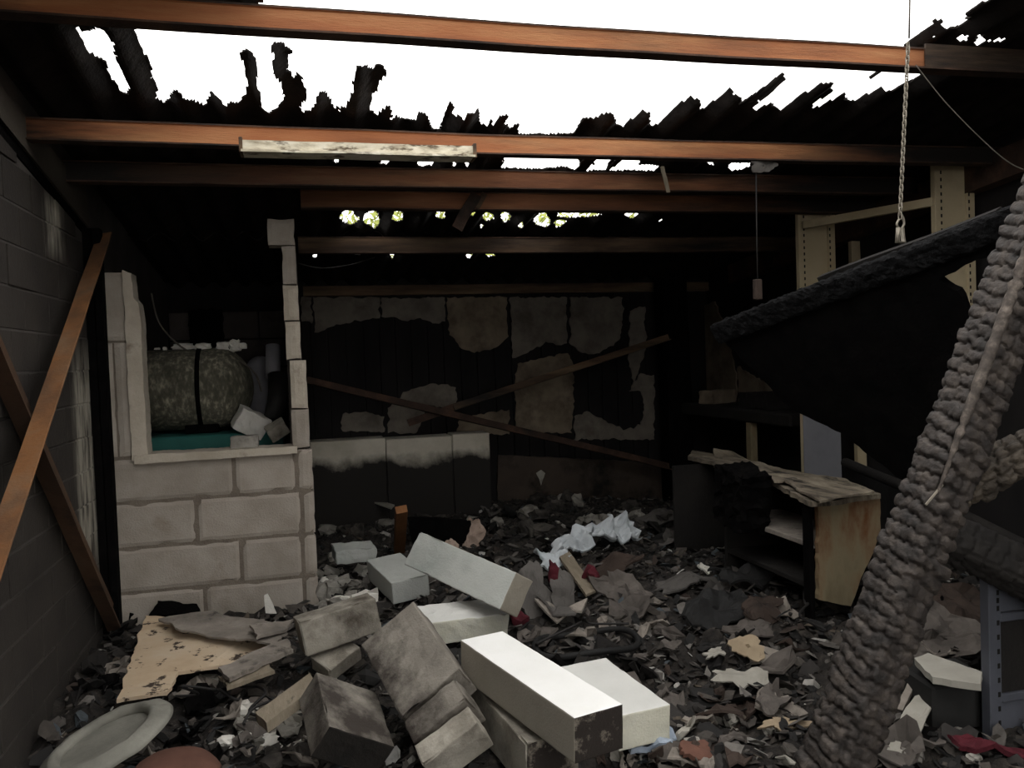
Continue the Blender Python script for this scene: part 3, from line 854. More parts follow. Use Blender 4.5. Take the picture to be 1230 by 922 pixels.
# ------------------------------------------------------------------ aerated concrete blocks
def slab(name, A, B, C, thick, mat, parent=None, rough=.004, chip=.02, seed=0, brk=None, widths=None, endmat=None, sidemat=None):
    """A near corner of the top face, B along the length, C along the width; top face up; extends 'thick' below.
    brk: broken end roughness at the B end"""
    u = B-A; L = u.length; u.normalize()
    v = C-A; v = v-u*v.dot(u); Wd = v.length; v.normalize()
    n = u.cross(v)
    if n.z < 0: n = -n
    if widths: L, Wd = widths
    st = .022
    nl, nw, nt = max(4, int(L/st)+2), max(4, int(Wd/st)+2), max(4, int(thick/st)+2)
    bm = bmesh.new(); cache = {}
    def loops(n, L_):
        e = min(.005/L_, .2)
        return [0]+[e+(1-2*e)*q/(n-2) for q in range(n-1)]+[1]
    la, lb, lc = loops(nl, L), loops(nw, Wd), loops(nt, thick)
    def V(i, j, k):
        key = (i, j, k)
        if key in cache: return cache[key]
        a, b2, c = la[i], lb[j], lc[k]
        p = Vector((a*L, b2*Wd, -c*thick))
        ed = (i in (0, nl)) + (j in (0, nw)) + (k in (0, nt))
        q = p+Vector((seed*5.1, seed*2.7, seed))
        if ed >= 2:
            ctr = Vector((L/2, Wd/2, -thick/2)); d = (ctr-p)
            d = Vector((math.copysign(1, d.x)*(i in (0, nl)), math.copysign(1, d.y)*(j in (0, nw)), math.copysign(1, d.z)*(k in (0, nt))))
            amt = .0012 + chip*max(0, nz(q.x, q.y, q.z, 9)-.25)*1.3
            p += d*amt
        p += Vector((nz(q.x, q.y, q.z, 25), nz(q.y, q.z, q.x, 25), nz(q.z, q.x, q.y, 25)))*rough
        if brk and i == nl:
            p.x -= brk*(.5+fr(q.y, q.z, seed, 9, 3)) + brk*.6*(.5+nz(q.y, q.z, seed, 30))
        w = A + u*p.x + v*p.y + n*p.z
        cache[key] = bm.verts.new(w)
        return cache[key]
    for i in range(nl):
        for j in range(nw):
            for k in (0, nt):
                bm.faces.new((V(i,j,k), V(i+1,j,k), V(i+1,j+1,k), V(i,j+1,k)))
    for i in range(nl):
        for k in range(nt):
            for j in (0, nw):
                bm.faces.new((V(i,j,k), V(i+1,j,k), V(i+1,j,k+1), V(i,j,k+1)))
    for j in range(nw):
        for k in range(nt):
            for i in (0, nl):
                ff = bm.faces.new((V(i,j,k), V(i,j+1,k), V(i,j+1,k+1), V(i,j,k+1)))
                if endmat and i == 0: ff.material_index = 1
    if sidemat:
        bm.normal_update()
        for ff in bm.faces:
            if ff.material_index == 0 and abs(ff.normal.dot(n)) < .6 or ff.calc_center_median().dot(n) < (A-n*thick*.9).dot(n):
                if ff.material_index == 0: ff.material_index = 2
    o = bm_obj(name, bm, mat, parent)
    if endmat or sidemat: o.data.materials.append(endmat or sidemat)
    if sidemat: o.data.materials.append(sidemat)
    return o
G = 'tumbled aerated concrete blocks'
def blk(Apx, Bpx, Cpx, thick, mat, label, seed, brk=None, rough=.002, chip=.03, name='concrete_block', endmat=None, sidemat=None):
    o = slab(name, W(*Apx), W(*Bpx), W(*Cpx), thick, mat, None, rough, chip, seed, brk, None, endmat, sidemat)
    return tag(o, label, 'block', G)
def onz(px, py, Z):
    p = onZ(px, py, Z); return (px, py, (p-EYE).dot(fwd))
Zt = .53
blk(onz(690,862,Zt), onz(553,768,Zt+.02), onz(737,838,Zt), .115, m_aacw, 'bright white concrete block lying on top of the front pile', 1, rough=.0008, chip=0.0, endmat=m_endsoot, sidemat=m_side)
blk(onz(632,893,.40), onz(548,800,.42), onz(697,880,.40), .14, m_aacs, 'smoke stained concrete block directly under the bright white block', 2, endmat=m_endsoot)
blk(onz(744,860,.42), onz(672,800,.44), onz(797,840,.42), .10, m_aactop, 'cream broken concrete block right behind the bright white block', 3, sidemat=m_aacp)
# big cream slab, flat and far
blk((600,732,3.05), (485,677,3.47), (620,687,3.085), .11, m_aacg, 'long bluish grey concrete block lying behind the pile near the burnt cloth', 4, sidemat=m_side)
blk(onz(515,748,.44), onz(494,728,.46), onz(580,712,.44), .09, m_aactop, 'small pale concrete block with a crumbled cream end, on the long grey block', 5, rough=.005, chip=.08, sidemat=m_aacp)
blk(onz(470,700,.42), onz(440,672,.44), onz(502,680,.44), .10, m_aacg, 'short grey concrete block left of the long bluish grey one', 6, brk=.02)
blk(onz(404,662,.42), onz(398,652,.43), onz(448,652,.42), .07, m_aacg, 'small rough concrete block farthest back beside the partition edge', 7, rough=.008, chip=.09)
# long block lying near the partition, tall face to the viewer
blk((359,748,2.92), (352,740,3.02), (470,731,2.86), .125, m_aacs, 'long grey block on edge at the foot of the partition', 8, rough=.002, chip=.04)
blk(onz(395,805,.33), onz(372,788,.36), onz(445,785,.36), .06, m_aacs, 'flat grey slab half buried behind the sooty leaning block', 9)
# leaning sooty block broken in three
root = empty('concrete_block', W(505, 850, 2.5))
tag(root, 'leaning sooty concrete block broken into three pieces, left of the white block', 'block', G)
def piece(A, B, C, th, mat, seed, brk=None):
    o = slab('block_piece', W(*A), W(*B), W(*C), th, mat, None, .004, .04, seed, brk)
    under(o, root)
piece((482,862,2.33), (433,773,2.60), (553,806,2.36), .12, m_aacd, 11, .01)
piece((496,892,2.24), (484,866,2.31), (560,840,2.26), .12, m_aacd, 12)
piece((507,918,2.17), (497,896,2.225), (580,880,2.17), .11, m_aacs, 13)
# front left block: pale left side, sooty top
blk((396,872,2.22), (380,806,2.44), (475,898,2.31), .10, m_aacd, 'grey concrete block with a black broken face in the front left of the pile', 14, endmat=m_sootface)

# ------------------------------------------------------------------ boards and big debris left
def tagged_plate(name, pix, Zs, thick, mat, label, cat, jag=.008, warp=.0, seed=0, step=.02, group=None, res=0):
    P = [onZ(px, py, zz) for (px, py), zz in zip(pix, Zs if isinstance(Zs, (list, tuple)) else [Zs]*len(pix))]
    n = Vector()
    for i in range(len(P)):
        n += P[i].cross(P[(i+1) % len(P)])
    if n.z < 0: n = -n
    # flatten to plane happens inside plate
    o = plate(name, P, n, thick, mat, None, jag, step, seed, warp, 4.0, res)
    return tag(o, label, cat, group)
tagged_plate('board', [(140,836),(175,742),(262,738),(330,765),(300,790),(262,800),(215,812),(200,830)], [.34,.36,.37,.36,.34,.33,.32,.33], .012, m_board,
             'beige board sheet lying on the rubble at the foot of the partition', 'board', .008, .012, 1)
tagged_plate('board', [(190,742),(255,734),(318,745),(345,760),(328,775),(265,765),(210,755)], [.395,.40,.40,.39,.385,.385,.39], .008, m_greyboard,
             'grey flaking board lying over the beige board', 'board', .012, .015, 2)
tagged_plate('board', [(262,800),(345,768),(352,778),(275,812)], [.38,.40,.40,.38], .015, m_greyboard, 'narrow grey board strip touching the right edge of the beige board', 'board', .008, .01, 3)
tagged_plate('board', [(262,812),(318,792),(330,806),(272,826)], [.35,.37,.37,.35], .012, m_plank, 'short tan board scrap between the beige board and the pale plank', 'board', .008, .01, 33)
tagged_plate('plank', [(307,855),(372,808),(382,822),(320,868)], [.40,.42,.42,.40], .03, m_plank, 'pale timber plank left of the grey block in the front pile', 'plank', .003, 0, 4)
tagged_plate('board', [(345,752),(352,742),(300,752),(308,764)], .42, .01, m_greyboard, 'small crumpled grey scrap between the long block and the grey flaking board', 'board', .012, .012, 5)
tagged_plate('splinter', [(320,735),(331,738),(322,712),(316,716)], [.34,.34,.42,.42], .012, m_white, 'white pointed shard standing against the partition', 'shard', .004, 0, 6)
# black hole-like burnt timber at partition foot
tagged_plate('burnt_bundle', [(178,738),(240,736),(236,724),(190,722)], [.33,.33,.36,.36], .05, m_char, 'black charred lump between the beige board and the partition', 'burnt lump', .012, .02, 7)

# big oval lid at front left
c = onZ(126, 888, .33)
lid = empty('round_lid', c); tag(lid, 'dusty grey round lid with a raised rim lying at the front left', 'lid')
def ringmesh(name, prof, mat, seed, tilt):
    segs = 64; vs = []; fs = []
    k = len(prof)
    for i in range(segs):
        an = 2*math.pi*i/segs
        for r, z in prof:
            rr = r*(1+.02*nz(math.cos(an)*2, math.sin(an)*2, seed))
            p = Vector((rr*math.cos(an), rr*math.sin(an)*1.0, z+.004*nz(math.cos(an)*3, math.sin(an)*3, seed+4)))
            vs.append(tilt @ p)
    for i in range(segs):
        for j in range(k):
            i2 = (i+1) % segs; j2 = (j+1) % k
            fs.append((i*k+j, i2*k+j, i2*k+j2, i*k+j2))
    return mesh_obj(name, vs, fs, mat, lid, smooth=True)
T = Matrix.Rotation(-.33, 3, 'Y') @ Matrix.Rotation(.06, 3, 'X')
ringmesh('rim', [(.125,.004),(.135,.018),(.15,.02),(.162,.012),(.185,.002),(.195,-.012),(.17,-.02),(.13,-.015)], m_lid, 1, T)
segs = 48; vs = [T @ Vector((0, 0, -.006))] + [T @ Vector((.128*math.cos(2*math.pi*i/segs), .128*math.sin(2*math.pi*i/segs), -.004)) for i in range(segs)]
vs += [T @ Vector((0, 0, -.016))] + [T @ Vector((.128*math.cos(2*math.pi*i/segs), .128*math.sin(2*math.pi*i/segs), -.014)) for i in range(segs)]
fs = [(0, 1+i, 1+(i+1) % segs) for i in range(segs)] + [(segs+1, segs+2+(i+1) % segs, segs+2+i) for i in range(segs)] + \
     [(1+i, segs+2+i, segs+2+(i+1) % segs, 1+(i+1) % segs) for i in range(segs)]
mesh_obj('disc', vs, fs, m_lid, lid)

# terracotta bowl-like shard at the very front
def dome(name, loc, r, h, mat, label, cat, a0=0, a1=2*math.pi, rot=0.0, jag=.0):
    ns, nr = 28, 7; vs = []; fs = []
    for lay, off in ((0, 0), (1, -.012)):
        for j in range(nr+1):
            t = j/nr*math.pi/2*.95
            for i in range(ns+1):
                an = a0+(a1-a0)*i/ns
                rr = (r+off)*math.sin(t)*(1+jag*nz(math.cos(an)*2, math.sin(an)*2, j*.3))
                vs.append((rr*math.cos(an), rr*math.sin(an), (h+off)*math.cos(t)))
    m = (nr+1)*(ns+1)
    for j in range(nr):
        for i in range(ns):
            a = j*(ns+1)+i
            fs.append((a, a+ns+1, a+ns+2, a+1)); fs.append((m+a, m+a+1, m+a+ns+2, m+a+ns+1))
    for i in range(ns):
        a = nr*(ns+1)+i
        fs.append((a, m+a, m+a+1, a+1))
    o = mesh_obj(name, vs, fs, mat, None, smooth=True)
    o.location = loc; o.rotation_euler = (rot, rot*.5, 0)
    return tag(o, label, cat)
p = onZ(210, 925, .30)
dome('clay_pot', p-Vector((0, 0, .02)), .12, .06, m_terra, 'broken reddish brown clay pot at the bottom edge, right of the round lid', 'pot', rot=.1, jag=.05)

# ------------------------------------------------------------------ crumpled sheets and lumps
def crumple(name, px, py, w, h, thick, mat, label, cat, seed, lift=.03, amp=.04, tilt=(0, 0, 0), jag=.35, fs_=5.0, group=None, n=34, ring=7):
    Rr = random.Random(seed)
    vs = []; fs = []
    rad = [1+jag*1.3*(fr(math.cos(2*math.pi*i/n)*1.3+seed*.37, math.sin(2*math.pi*i/n)*1.3, seed*.61, 1.3, 3)) for i in range(n)]
    for lay in (0, 1):
        vs.append(Vector((0, 0, amp*fr(seed, 0, 0, fs_, 3)-lay*thick)))
        for j in range(1, ring+1):
            for i in range(n):
                an = 2*math.pi*i/n
                x = w/2*math.cos(an)*rad[i]*j/ring; y = h/2*math.sin(an)*rad[i]*j/ring
                vs.append(Vector((x, y, amp*fr(x+seed, y, seed*.3, fs_, 3)*1.6-lay*thick)))
    m = 1+ring*n
    for lay in (0, 1):
        b = lay*m
        for i in range(n):
            t = (b, b+1+i, b+1+(i+1) % n)
            fs.append(t if lay == 0 else tuple(reversed(t)))
        for j in range(ring-1):
            for i in range(n):
                q = (b+1+j*n+i, b+1+(j+1)*n+i, b+1+(j+1)*n+(i+1) % n, b+1+j*n+(i+1) % n)
                fs.append(q if lay == 0 else tuple(reversed(q)))
    for i in range(n):
        a = 1+(ring-1)*n
        fs.append((a+i, m+a+i, m+a+(i+1) % n, a+(i+1) % n))
    o = mesh_obj(name, vs, fs, mat, None)
    p = onH(px, py, lift)
    o.location = p; o.rotation_euler = tilt
    return tag(o, label, cat, group)
def rubble_lump(name, px, py, s, mat, label, cat, seed, group=None, lift=.0, sq=(1, 1, .7)):
    o = bpy.data.objects.new(name, LUMPS[seed % len(LUMPS)][mat.name] if mat.name in LUMPS[seed % len(LUMPS)] else lump_mesh(seed, mat))
    COL.objects.link(o)
    Rr = random.Random(seed*7+1)
    p = onH(px, py, lift+s*.25)
    o.location = p; o.scale = (s*sq[0], s*sq[1], s*sq[2]); o.rotation_euler = (Rr.uniform(-.5,.5), Rr.uniform(-.5,.5), Rr.uniform(0,6))
    return tag(o, label, cat, group)
LUMPS = [dict() for _ in range(7)]
def lump_mesh(seed, mat):
    bm = bmesh.new()
    bmesh.ops.create_cube(bm, size=1.0)
    bmesh.ops.subdivide_edges(bm, edges=list(bm.edges), cuts=2, use_grid_fill=True)
    s = (seed % 7)*3.7
    for v in bm.verts:
        d = v.co.normalized()*.55
        v.co = v.co.lerp(d, .35)
        v.co += Vector((nz(v.co.x+s, v.co.y, v.co.z, 2.2), nz(v.co.y, v.co.z+s, v.co.x, 2.2), nz(v.co.z, v.co.x, v.co.y+s, 2.2)))*.28
    me = bpy.data.meshes.new('rubble_lump'); bm.to_mesh(me); bm.free()
    me.materials.append(mat)
    LUMPS[seed % 7][mat.name] = me
    return me

crumple('melted_plastic', 738, 636, .30, .16, .012, m_melt, 'white melted plastic sheet draped over the debris behind the red cloth', 'plastic', 3, .10, .06, (.5, .1, .3), .6, 9, None, 40, 10)
crumple('melted_plastic', 695, 648, .26, .13, .012, m_melt, 'ragged white melted strip left end of the plastic heap', 'plastic', 8, .10, .05, (.5, -.2, .5), .6, 9, None, 40, 10)
crumple('melted_plastic', 662, 668, .16, .10, .012, m_melt, 'small greyish melted flap above the grey felt strips', 'plastic', 12, .10, .04, (.4, 0, .2), .6, 9, None, 40, 10)
crumple('red_cloth', 718, 692, .13, .10, .03, m_red, 'crumpled dark red cloth right of the wooden lath', 'cloth', 5, .07, .06, (.3, 0, 0), .4, 9)
crumple('red_cloth', 666, 690, .06, .14, .02, m_red, 'narrow strip of red cloth between the grey felt strips', 'cloth', 6, .06, .03, (1.0, 0, 0), .3, 9)
crumple('red_cloth', 622, 738, .09, .07, .03, m_red, 'small dark red cloth scrap at the end of the long grey block', 'cloth', 7, .03, .04, (.2, 0, 0), .4, 9)
for i, (px, py, w, h, tl, lb) in enumerate([(640,715,.11,.26,(1.15,.1,.15),'left hanging strip of grey burnt felt beside the long grey block'),
                                    (677,722,.10,.26,(1.15,-.1,-.2),'right hanging strip of grey burnt felt below the wooden lath')]):
    crumple('felt_strip', px, py, w, h, .012, m_greycloth, lb, 'felt', 20+i, .08, .03, tl, .35)
tagged_plate('lath', [(672,668),(684,662),(716,708),(704,714)], [.44,.44,.38,.38], .012, m_plank, 'short pale wooden lath slanting down to the red cloth', 'lath', .002, 0, 31)
crumple('crumpled_sheet', 752, 702, .26, .15, .01, m_taupe, 'taupe crumpled sheet right of the red cloth', 'sheet', 33, .07, .07, (.5, .3, -.5), .4)
crumple('crumpled_sheet', 742, 672, .24, .14, .01, m_brownsheet, 'brown bulging burnt sheet below the white melted plastic', 'sheet', 34, .08, .06, (.3, 0, 0), .3)
crumple('paper_wad', 568, 642, .13, .22, .01, m_pink, 'pinkish crumpled paper standing behind the long grey block', 'paper', 35, .08, .05, (1.1, .2, .1), .35, 7)
crumple('paper_wad', 543, 655, .08, .08, .01, m_pink, 'small torn pinkish paper beside the standing paper', 'paper', 36, .07, .03, (.8, .2, .1), .35, 9)
o = prism_between('timber_stub', onH(479, 652, .06)-Vector((0,0,.05)), W(482, 612, 4.35), Vector((0,-1,0)), [(-.02,-.03),(.02,-.03),(.02,.03),(-.02,.03)], m_orange, None, 4, .004)
tag(o, 'orange timber stub standing upright in the rubble', 'timber')
tagged_plate('black_box', [(492,655),(560,652),(560,625),(492,620)], [.30,.30,.45,.45], .12, m_char, 'black charred box lump behind the orange timber stub', 'burnt lump', .01, .02, 40)
tagged_plate('lath', [(448,602),(452,599),(474,606),(470,610)], [.42,.42,.40,.40], .01, m_paper, 'thin pale stick lying before the low wall', 'stick', .002, 0, 41)

crumple('melted_plastic', 782, 890, .17, .10, .02, m_bluemelt, 'pale blue glossy melted plastic in front of the cream block', 'plastic', 50, .05, .05, (.3, .1, -.2), .25, 7)
crumple('clay_shard', 838, 902, .10, .07, .012, m_terra, 'orange brown clay shard right of the blue melted plastic', 'shard', 49, .04, .03, (.3, .2, .2), .4)
crumple('cardboard_scrap', 898, 778, .11, .09, .006, m_tan, 'small yellowish tan cardboard scrap right of centre', 'cardboard', 51, .07, .025, (.5, .2, -.6), .35)
crumple('paper_scrap', 885, 812, .16, .13, .006, m_paper, 'grey curled paper scrap below the tan cardboard', 'paper', 52, .05, .04, (.4, -.3, -.6), .4)
crumple('paper_scrap', 858, 785, .09, .06, .006, m_paper, 'small star shaped pale paper scrap left of the tan cardboard', 'paper', 53, .05, .03, (.3, 0, .5), .6)
crumple('curved_sheet', 930, 838, .24, .09, .008, m_taupe, 'long curled taupe sheet beside the charred timber foot', 'sheet', 54, .07, .05, (.4, -.1, .75), .25)
crumple('paper_scrap', 940, 870, .11, .05, .006, m_tan, 'pale torn scrap at the foot of the big charred timber', 'paper', 55, .04, .02, (.3, 0, -.2), .5)
crumple('curved_sheet', 810, 700, .34, .14, .008, m_greycloth, 'grey flat burnt sheet in the middle of the rubble', 'sheet', 56, .04, .03, (.15, 0, 0), .4)
crumple('curved_sheet', 915, 730, .22, .12, .008, m_brownsheet, 'red brown burnt sheet before the cabinet', 'sheet', 57, .06, .05, (.5, .1, .4), .4)
crumple('curved_sheet', 905, 752, .30, .10, .008, m_taupe, 'grey brown folded sheet left of the charred timber', 'sheet', 58, .05, .05, (.3, .1, .3), .4)
crumple('curved_sheet', 860, 735, .28, .16, .01, m_rubber, 'black bulging burnt sheet in front of the dark bench', 'sheet', 59, .06, .06, (.3, 0, .2), .3)
crumple('curved_sheet', 890, 690, .30, .2, .012, m_rubber, 'large black burnt mat below the open cabinet shelves', 'sheet', 60, .08, .05, (.3, 0, .2), .3)
crumple('paper_scrap', 848, 680, .06, .06, .01, m_white, 'small white paper puff in the dark below the bench', 'paper', 61, .06, .03, (.8, 0, .2), .5)
crumple('curved_sheet', 795, 620, .3, .12, .01, m_greycloth, 'dim grey burnt sheet beside the black far post', 'sheet', 62, .05, .03, (.4, 0, 0), .4)
# hoop of burnt rubber
c = onH(705, 772, .03)
pts = [c+Vector((.20*math.cos(a), .13*math.sin(a), .01*math.sin(3*a))) for a in [2*math.pi*i/40 for i in range(40)]]
tag(tube('burnt_hose', pts, .012, m_rubber, None, 8, True), 'black loop of burnt hose lying behind the white block', 'hose')

# right foreground scraps
crumple('metal_scrap', 1095, 870, .30, .06, .008, m_paper, 'long pale metal strip right of the charred timber foot', 'metal scrap', 70, .05, .02, (.2, -.4, .5), .25)
tagged_plate('board', [(1098,790),(1115,784),(1180,806),(1178,822),(1120,812)], [.475,.48,.48,.47,.47], .02, m_paper, 'pale grey board lying on the dark box at the right', 'board', .006, .0, 71)
p0 = onZ(1122, 870, .28)
o = box('dark_box', 0, .2, 0, .2, 0, .13, m_boxgrey, None, .008)
o.location = onH(1122, 880, 0); o.rotation_euler = (0, 0, -.15)
tag(o, 'dark grey box behind the right metal upright', 'box')
tagged_plate('lath', [(1075,850),(1084,853),(1105,808),(1097,806)], [.34,.34,.42,.42], .01, m_greyboard, 'grey splinter leaning beside the charred timber', 'lath', .002, 0, 72)
crumple('curved_sheet', 1120, 755, .34, .22, .01, m_taupe, 'brownish burnt sheet right of the big charred timber', 'sheet', 73, .10, .06, (.6, .2, -.5), .3)
crumple('curved_sheet', 1150, 720, .4, .2, .01, m_brownsheet, 'dark brown bent sheet behind the right metal upright', 'sheet', 74, .12, .05, (.8, .2, -.3), .3)
crumple('red_cloth', 1195, 893, .2, .07, .015, m_red, 'dark red cloth strip at the bottom right corner', 'cloth', 75, .04, .04, (.2, .1, -.5), .4, 8)

Rr_ = random.Random(5)
for i, (x0_, y0_, x1_, y1_, lb) in enumerate([(205, 845, 300, 838, 'looping burnt cable just right of the round lid'), (270, 812, 320, 880, 'thin burnt cable running down between the boards and the front block'),
                                   (300, 870, 372, 850, 'short burnt cable in front of the pale timber plank'), (640, 775, 740, 752, 'burnt cable behind the bright white block'), (950, 700, 990, 760, 'burnt cable before the cabinet end panel')]):
    A_, B_ = onH(x0_, y0_, .05), onH(x1_, y1_, .05)
    pts = [A_.lerp(B_, k/6)+Vector((Rr_.uniform(-.05, .05), Rr_.uniform(-.05, .05), .015+Rr_.uniform(0, .05)*(k in (2, 3, 4)))) for k in range(7)]
    tag(tube('cable', spline(pts, 6), .005, m_wiredark, None, 6), lb, 'cable')
# generic lumps
def lumps(n, box_, smin, smax, mats, label, cat, group, seed, name='rubble_lump'):
    Rr = random.Random(seed)
    for i in range(n):
        px = Rr.uniform(box_[0], box_[2]); py = Rr.uniform(box_[1], box_[3])
        rubble_lump(name, px, py, Rr.uniform(smin, smax), Rr.choice(mats), label, cat, seed*10+i, group, 0, (1, Rr.uniform(.6, 1), Rr.uniform(.5, .9)))
lumps(26, (378, 660, 440, 735), .05, .11, [m_chunk, m_chunk, m_white], 'pale grey rubble lump at the right edge of the partition', 'rubble', 'pale lumps by the partition edge', 3)
lumps(22, (380, 605, 600, 650), .06, .13, [m_chunkdark, m_chunk], 'dim rubble lump in front of the low wall', 'rubble', 'lumps before the low wall', 4)
lumps(26, (600, 590, 800, 640), .06, .13, [m_chunkdark, m_chunkdark, m_chunk], 'dark rubble lump near the back wall', 'rubble', 'lumps before the back wall', 5)
lumps(22, (250, 840, 380, 920), .03, .07, [m_chunk, m_chunkdark, m_white], 'small rubble lump in the front left litter', 'rubble', 'front left lumps', 6)
lumps(26, (700, 860, 960, 921), .03, .06, [m_chunk, m_chunkdark], 'small rubble lump at the front edge left of the charred timber', 'rubble', 'front middle lumps', 7)
lumps(16, (1040, 840, 1180, 920), .03, .06, [m_chunk, m_chunkdark, m_white], 'small rubble lump at the front right of the charred timber', 'rubble', 'front right lumps', 8)

# generic shards, sharing meshes
SHARD = {}
def shard_mesh(kind, mat):
    key = (kind, mat.name)
    if key in SHARD: return SHARD[key]
    n, ring = 11, 2; vs = []; fs = []
    rad = [1+.55*fr(math.cos(2*math.pi*i/n)*1.3+kind*5, math.sin(2*math.pi*i/n)*1.3, kind, 1.7, 4) for i in range(n)]
    el = (.45, .7, .3, .55, .9)[kind % 5]
    for lay in (0, 1):
        vs.append((0, 0, .06*math.sin(kind)-lay*.05))
        for j in (1, 2):
            for i in range(n):
                a = 2*math.pi*i/n
                x = .5*math.cos(a)*rad[i]*j/2; y = .5*el*math.sin(a)*rad[i]*j/2
                vs.append((x, y, .5*x*x*math.cos(kind*2.1)*2+.25*fr(x+kind, y, kind, 3, 3)-lay*.05))
    m = 1+2*n
    for lay in (0, 1):
        b = lay*m
        for i in range(n):
            fs.append((b, b+1+i, b+1+(i+1) % n)[::1 if lay == 0 else -1])
            fs.append((b+1+i, b+1+n+i, b+1+n+(i+1) % n, b+1+(i+1) % n)[::1 if lay == 0 else -1])
    for i in range(n):
        a = 1+n
        fs.append((a+i, m+a+i, m+a+(i+1) % n, a+(i+1) % n))
    me = bpy.data.meshes.new('burnt_shard'); me.from_pydata(vs, [], fs); me.update(); me.materials.append(mat)
    SHARD[key] = me
    return me
LOOK = {'taupe burnt sheet': 'taupe curled', 'grey burnt felt': 'grey felt like', 'brown burnt sheet': 'brown scorched', 'charred black': 'jet black', 'grey flaking board': 'pale grey flaking',
        'sooted cabinet board': 'sooty dark', 'burnt rubber': 'black rubbery', 'grey paper': 'light grey papery'}
def shards(n, box_, smin, smax, mats, label, group, seed, tilt=.6):
    Rr = random.Random(seed)
    for i in range(n):
        px = Rr.uniform(box_[0], box_[2]); py = Rr.uniform(box_[1], box_[3])
        s = Rr.uniform(smin, smax)
        o = bpy.data.objects.new('burnt_shard', shard_mesh(Rr.randint(0, 9), Rr.choice(mats))); COL.objects.link(o)
        o.location = onH(px, py, .015+s*.12); o.scale = (s, s, s)
        o.rotation_euler = (Rr.uniform(-tilt, tilt), Rr.uniform(-tilt, tilt), Rr.uniform(0, 6.3))
        tag(o, LOOK.get(o.data.materials[0].name, 'burnt')+' '+label, 'shard', group)
shards(46, (640, 700, 960, 860), .08, .2, [m_taupe, m_taupe, m_greycloth, m_brownsheet, m_char, m_greyboard, m_cabdark], 'shard among the rubble between white block and cabinet', 'shards in the middle right', 31)
shards(26, (560, 610, 840, 690), .1, .22, [m_char, m_cabdark, m_greycloth, m_rubber], 'shard in the far rubble around the melted plastic', 'shards in the far rubble', 32)
shards(26, (180, 820, 400, 921), .07, .15, [m_greyboard, m_cabdark, m_char, m_taupe, m_paper], 'shard in the litter between round lid and front blocks', 'shards in the front left litter', 33)
shards(24, (1030, 740, 1200, 920), .08, .18, [m_cabdark, m_greyboard, m_taupe, m_char], 'shard on the ground right of the leaning charred timber', 'shards right of the charred timber', 34)
shards(18, (680, 850, 960, 921), .06, .13, [m_greyboard, m_taupe, m_brownsheet, m_paper], 'shard at the front edge beside the cream block', 'shards at the front edge', 35)
shards(14, (60, 720, 150, 830), .07, .15, [m_cabdark, m_char, m_greyboard], 'shard in the corner below the brick wall', 'shards below the brick wall', 36)

# ------------------------------------------------------------------ tank closet contents
ty, tz, tr = 4.78, 1.288, .216
root = empty('pressure_tank', (-.6, ty, tz-tr)); tag(root, 'mossy grey horizontal tank behind the opening in the partition', 'tank')
def lathe_x(prof, mat, name, parent, segs=40):
    vs = []; fs = []; k = len(prof)
    for i in range(segs):
        a = 2*math.pi*i/segs
        for x, r in prof: vs.append((x, ty+r*math.cos(a), tz+r*math.sin(a)))
    for i in range(segs):
        i2 = (i+1) % segs
        for j in range(k-1): fs.append((i*k+j, i*k+j+1, i2*k+j+1, i2*k+j))
    o = mesh_obj(name, vs, fs, mat, None, smooth=True)
    return under(o, parent)
xe = -.44
prof = [(-.885, 0.001), (-.885, tr*.7), (-.86, tr), (xe, tr)] + [(xe+.17*math.sin(t), tr*math.cos(t)) for t in [math.pi/2*k/9 for k in range(1, 10)]] + [(xe+.171, .001)]
lathe_x(prof, m_tank, 'tank_body', root)
lathe_x([(-.55, tr-.01), (-.55, tr+.007), (-.527, tr+.007), (-.527, tr-.01)], m_char, 'strap', root)
o = box('foot', -.62, -.45, ty-.12, ty+.12, 1.055, tz-tr+.03, m_char, None, .005); under(o, root)
for i, (px, w) in enumerate(((190,.03),(199,.02),(222,.1),(245,.07),(268,.06),(283,.06),(292,.04))):
    me = LUMPS[i % 7].get(m_white.name) or lump_mesh(i, m_white)
    o = bpy.data.objects.new('plaster_crumb', me); COL.objects.link(o)
    p = onY(px, 425, ty); o.location = (p.x, ty-.02, tz+tr+.004+w*.12); o.scale = (w*1.0, w*.8, w*(.35, .9, .3, .45, .7, 1.0, .8)[i])
    tag(o, 'white plaster crumb lying along the top of the tank', 'plaster', 'plaster crumbs on the tank')
o = box('tank_stand', -.88, -.12, ty-.26, ty+.26, .24, 1.055, m_teal, None, .01)
tag(o, 'teal painted stand under the mossy tank', 'stand')
def chunk_at(name, px, py, z, sx, sy, sz, mat, label, cat, seed, rot=(0, 0, 0)):
    o = slab(name, Vector((-sx/2, -sy/2, sz/2)), Vector((sx/2, -sy/2, sz/2)), Vector((-sx/2, sy/2, sz/2)), sz, mat, None, .008, .06, seed)
    o.location = W(px, py, z); o.rotation_euler = rot
    return tag(o, label, cat)
chunk_at('plaster_chunk', 301, 507, 4.35, .16, .12, .12, m_white, 'white angular plaster chunk right of the tank end', 'plaster', 61, (.2, .5, .3))
chunk_at('plaster_chunk', 333, 516, 4.2, .10, .08, .07, m_aacs, 'beige broken chunk between tank and right column', 'plaster', 62, (.3, -.5, .1))
chunk_at('grey_block', 294, 533, 4.05, .125, .06, .055, m_chunk, 'small grey block standing on the sill of the opening', 'block', 63).location = (onY(294, 533, YP+.05).x, YP+.06, 1.022+.03)
tag(tube('plastic_pipe', [W(328, 415, 4.6), W(328, 455, 4.55)], .04, m_pipe, None, 16), 'short grey plastic pipe standing right of the tank', 'pipe')
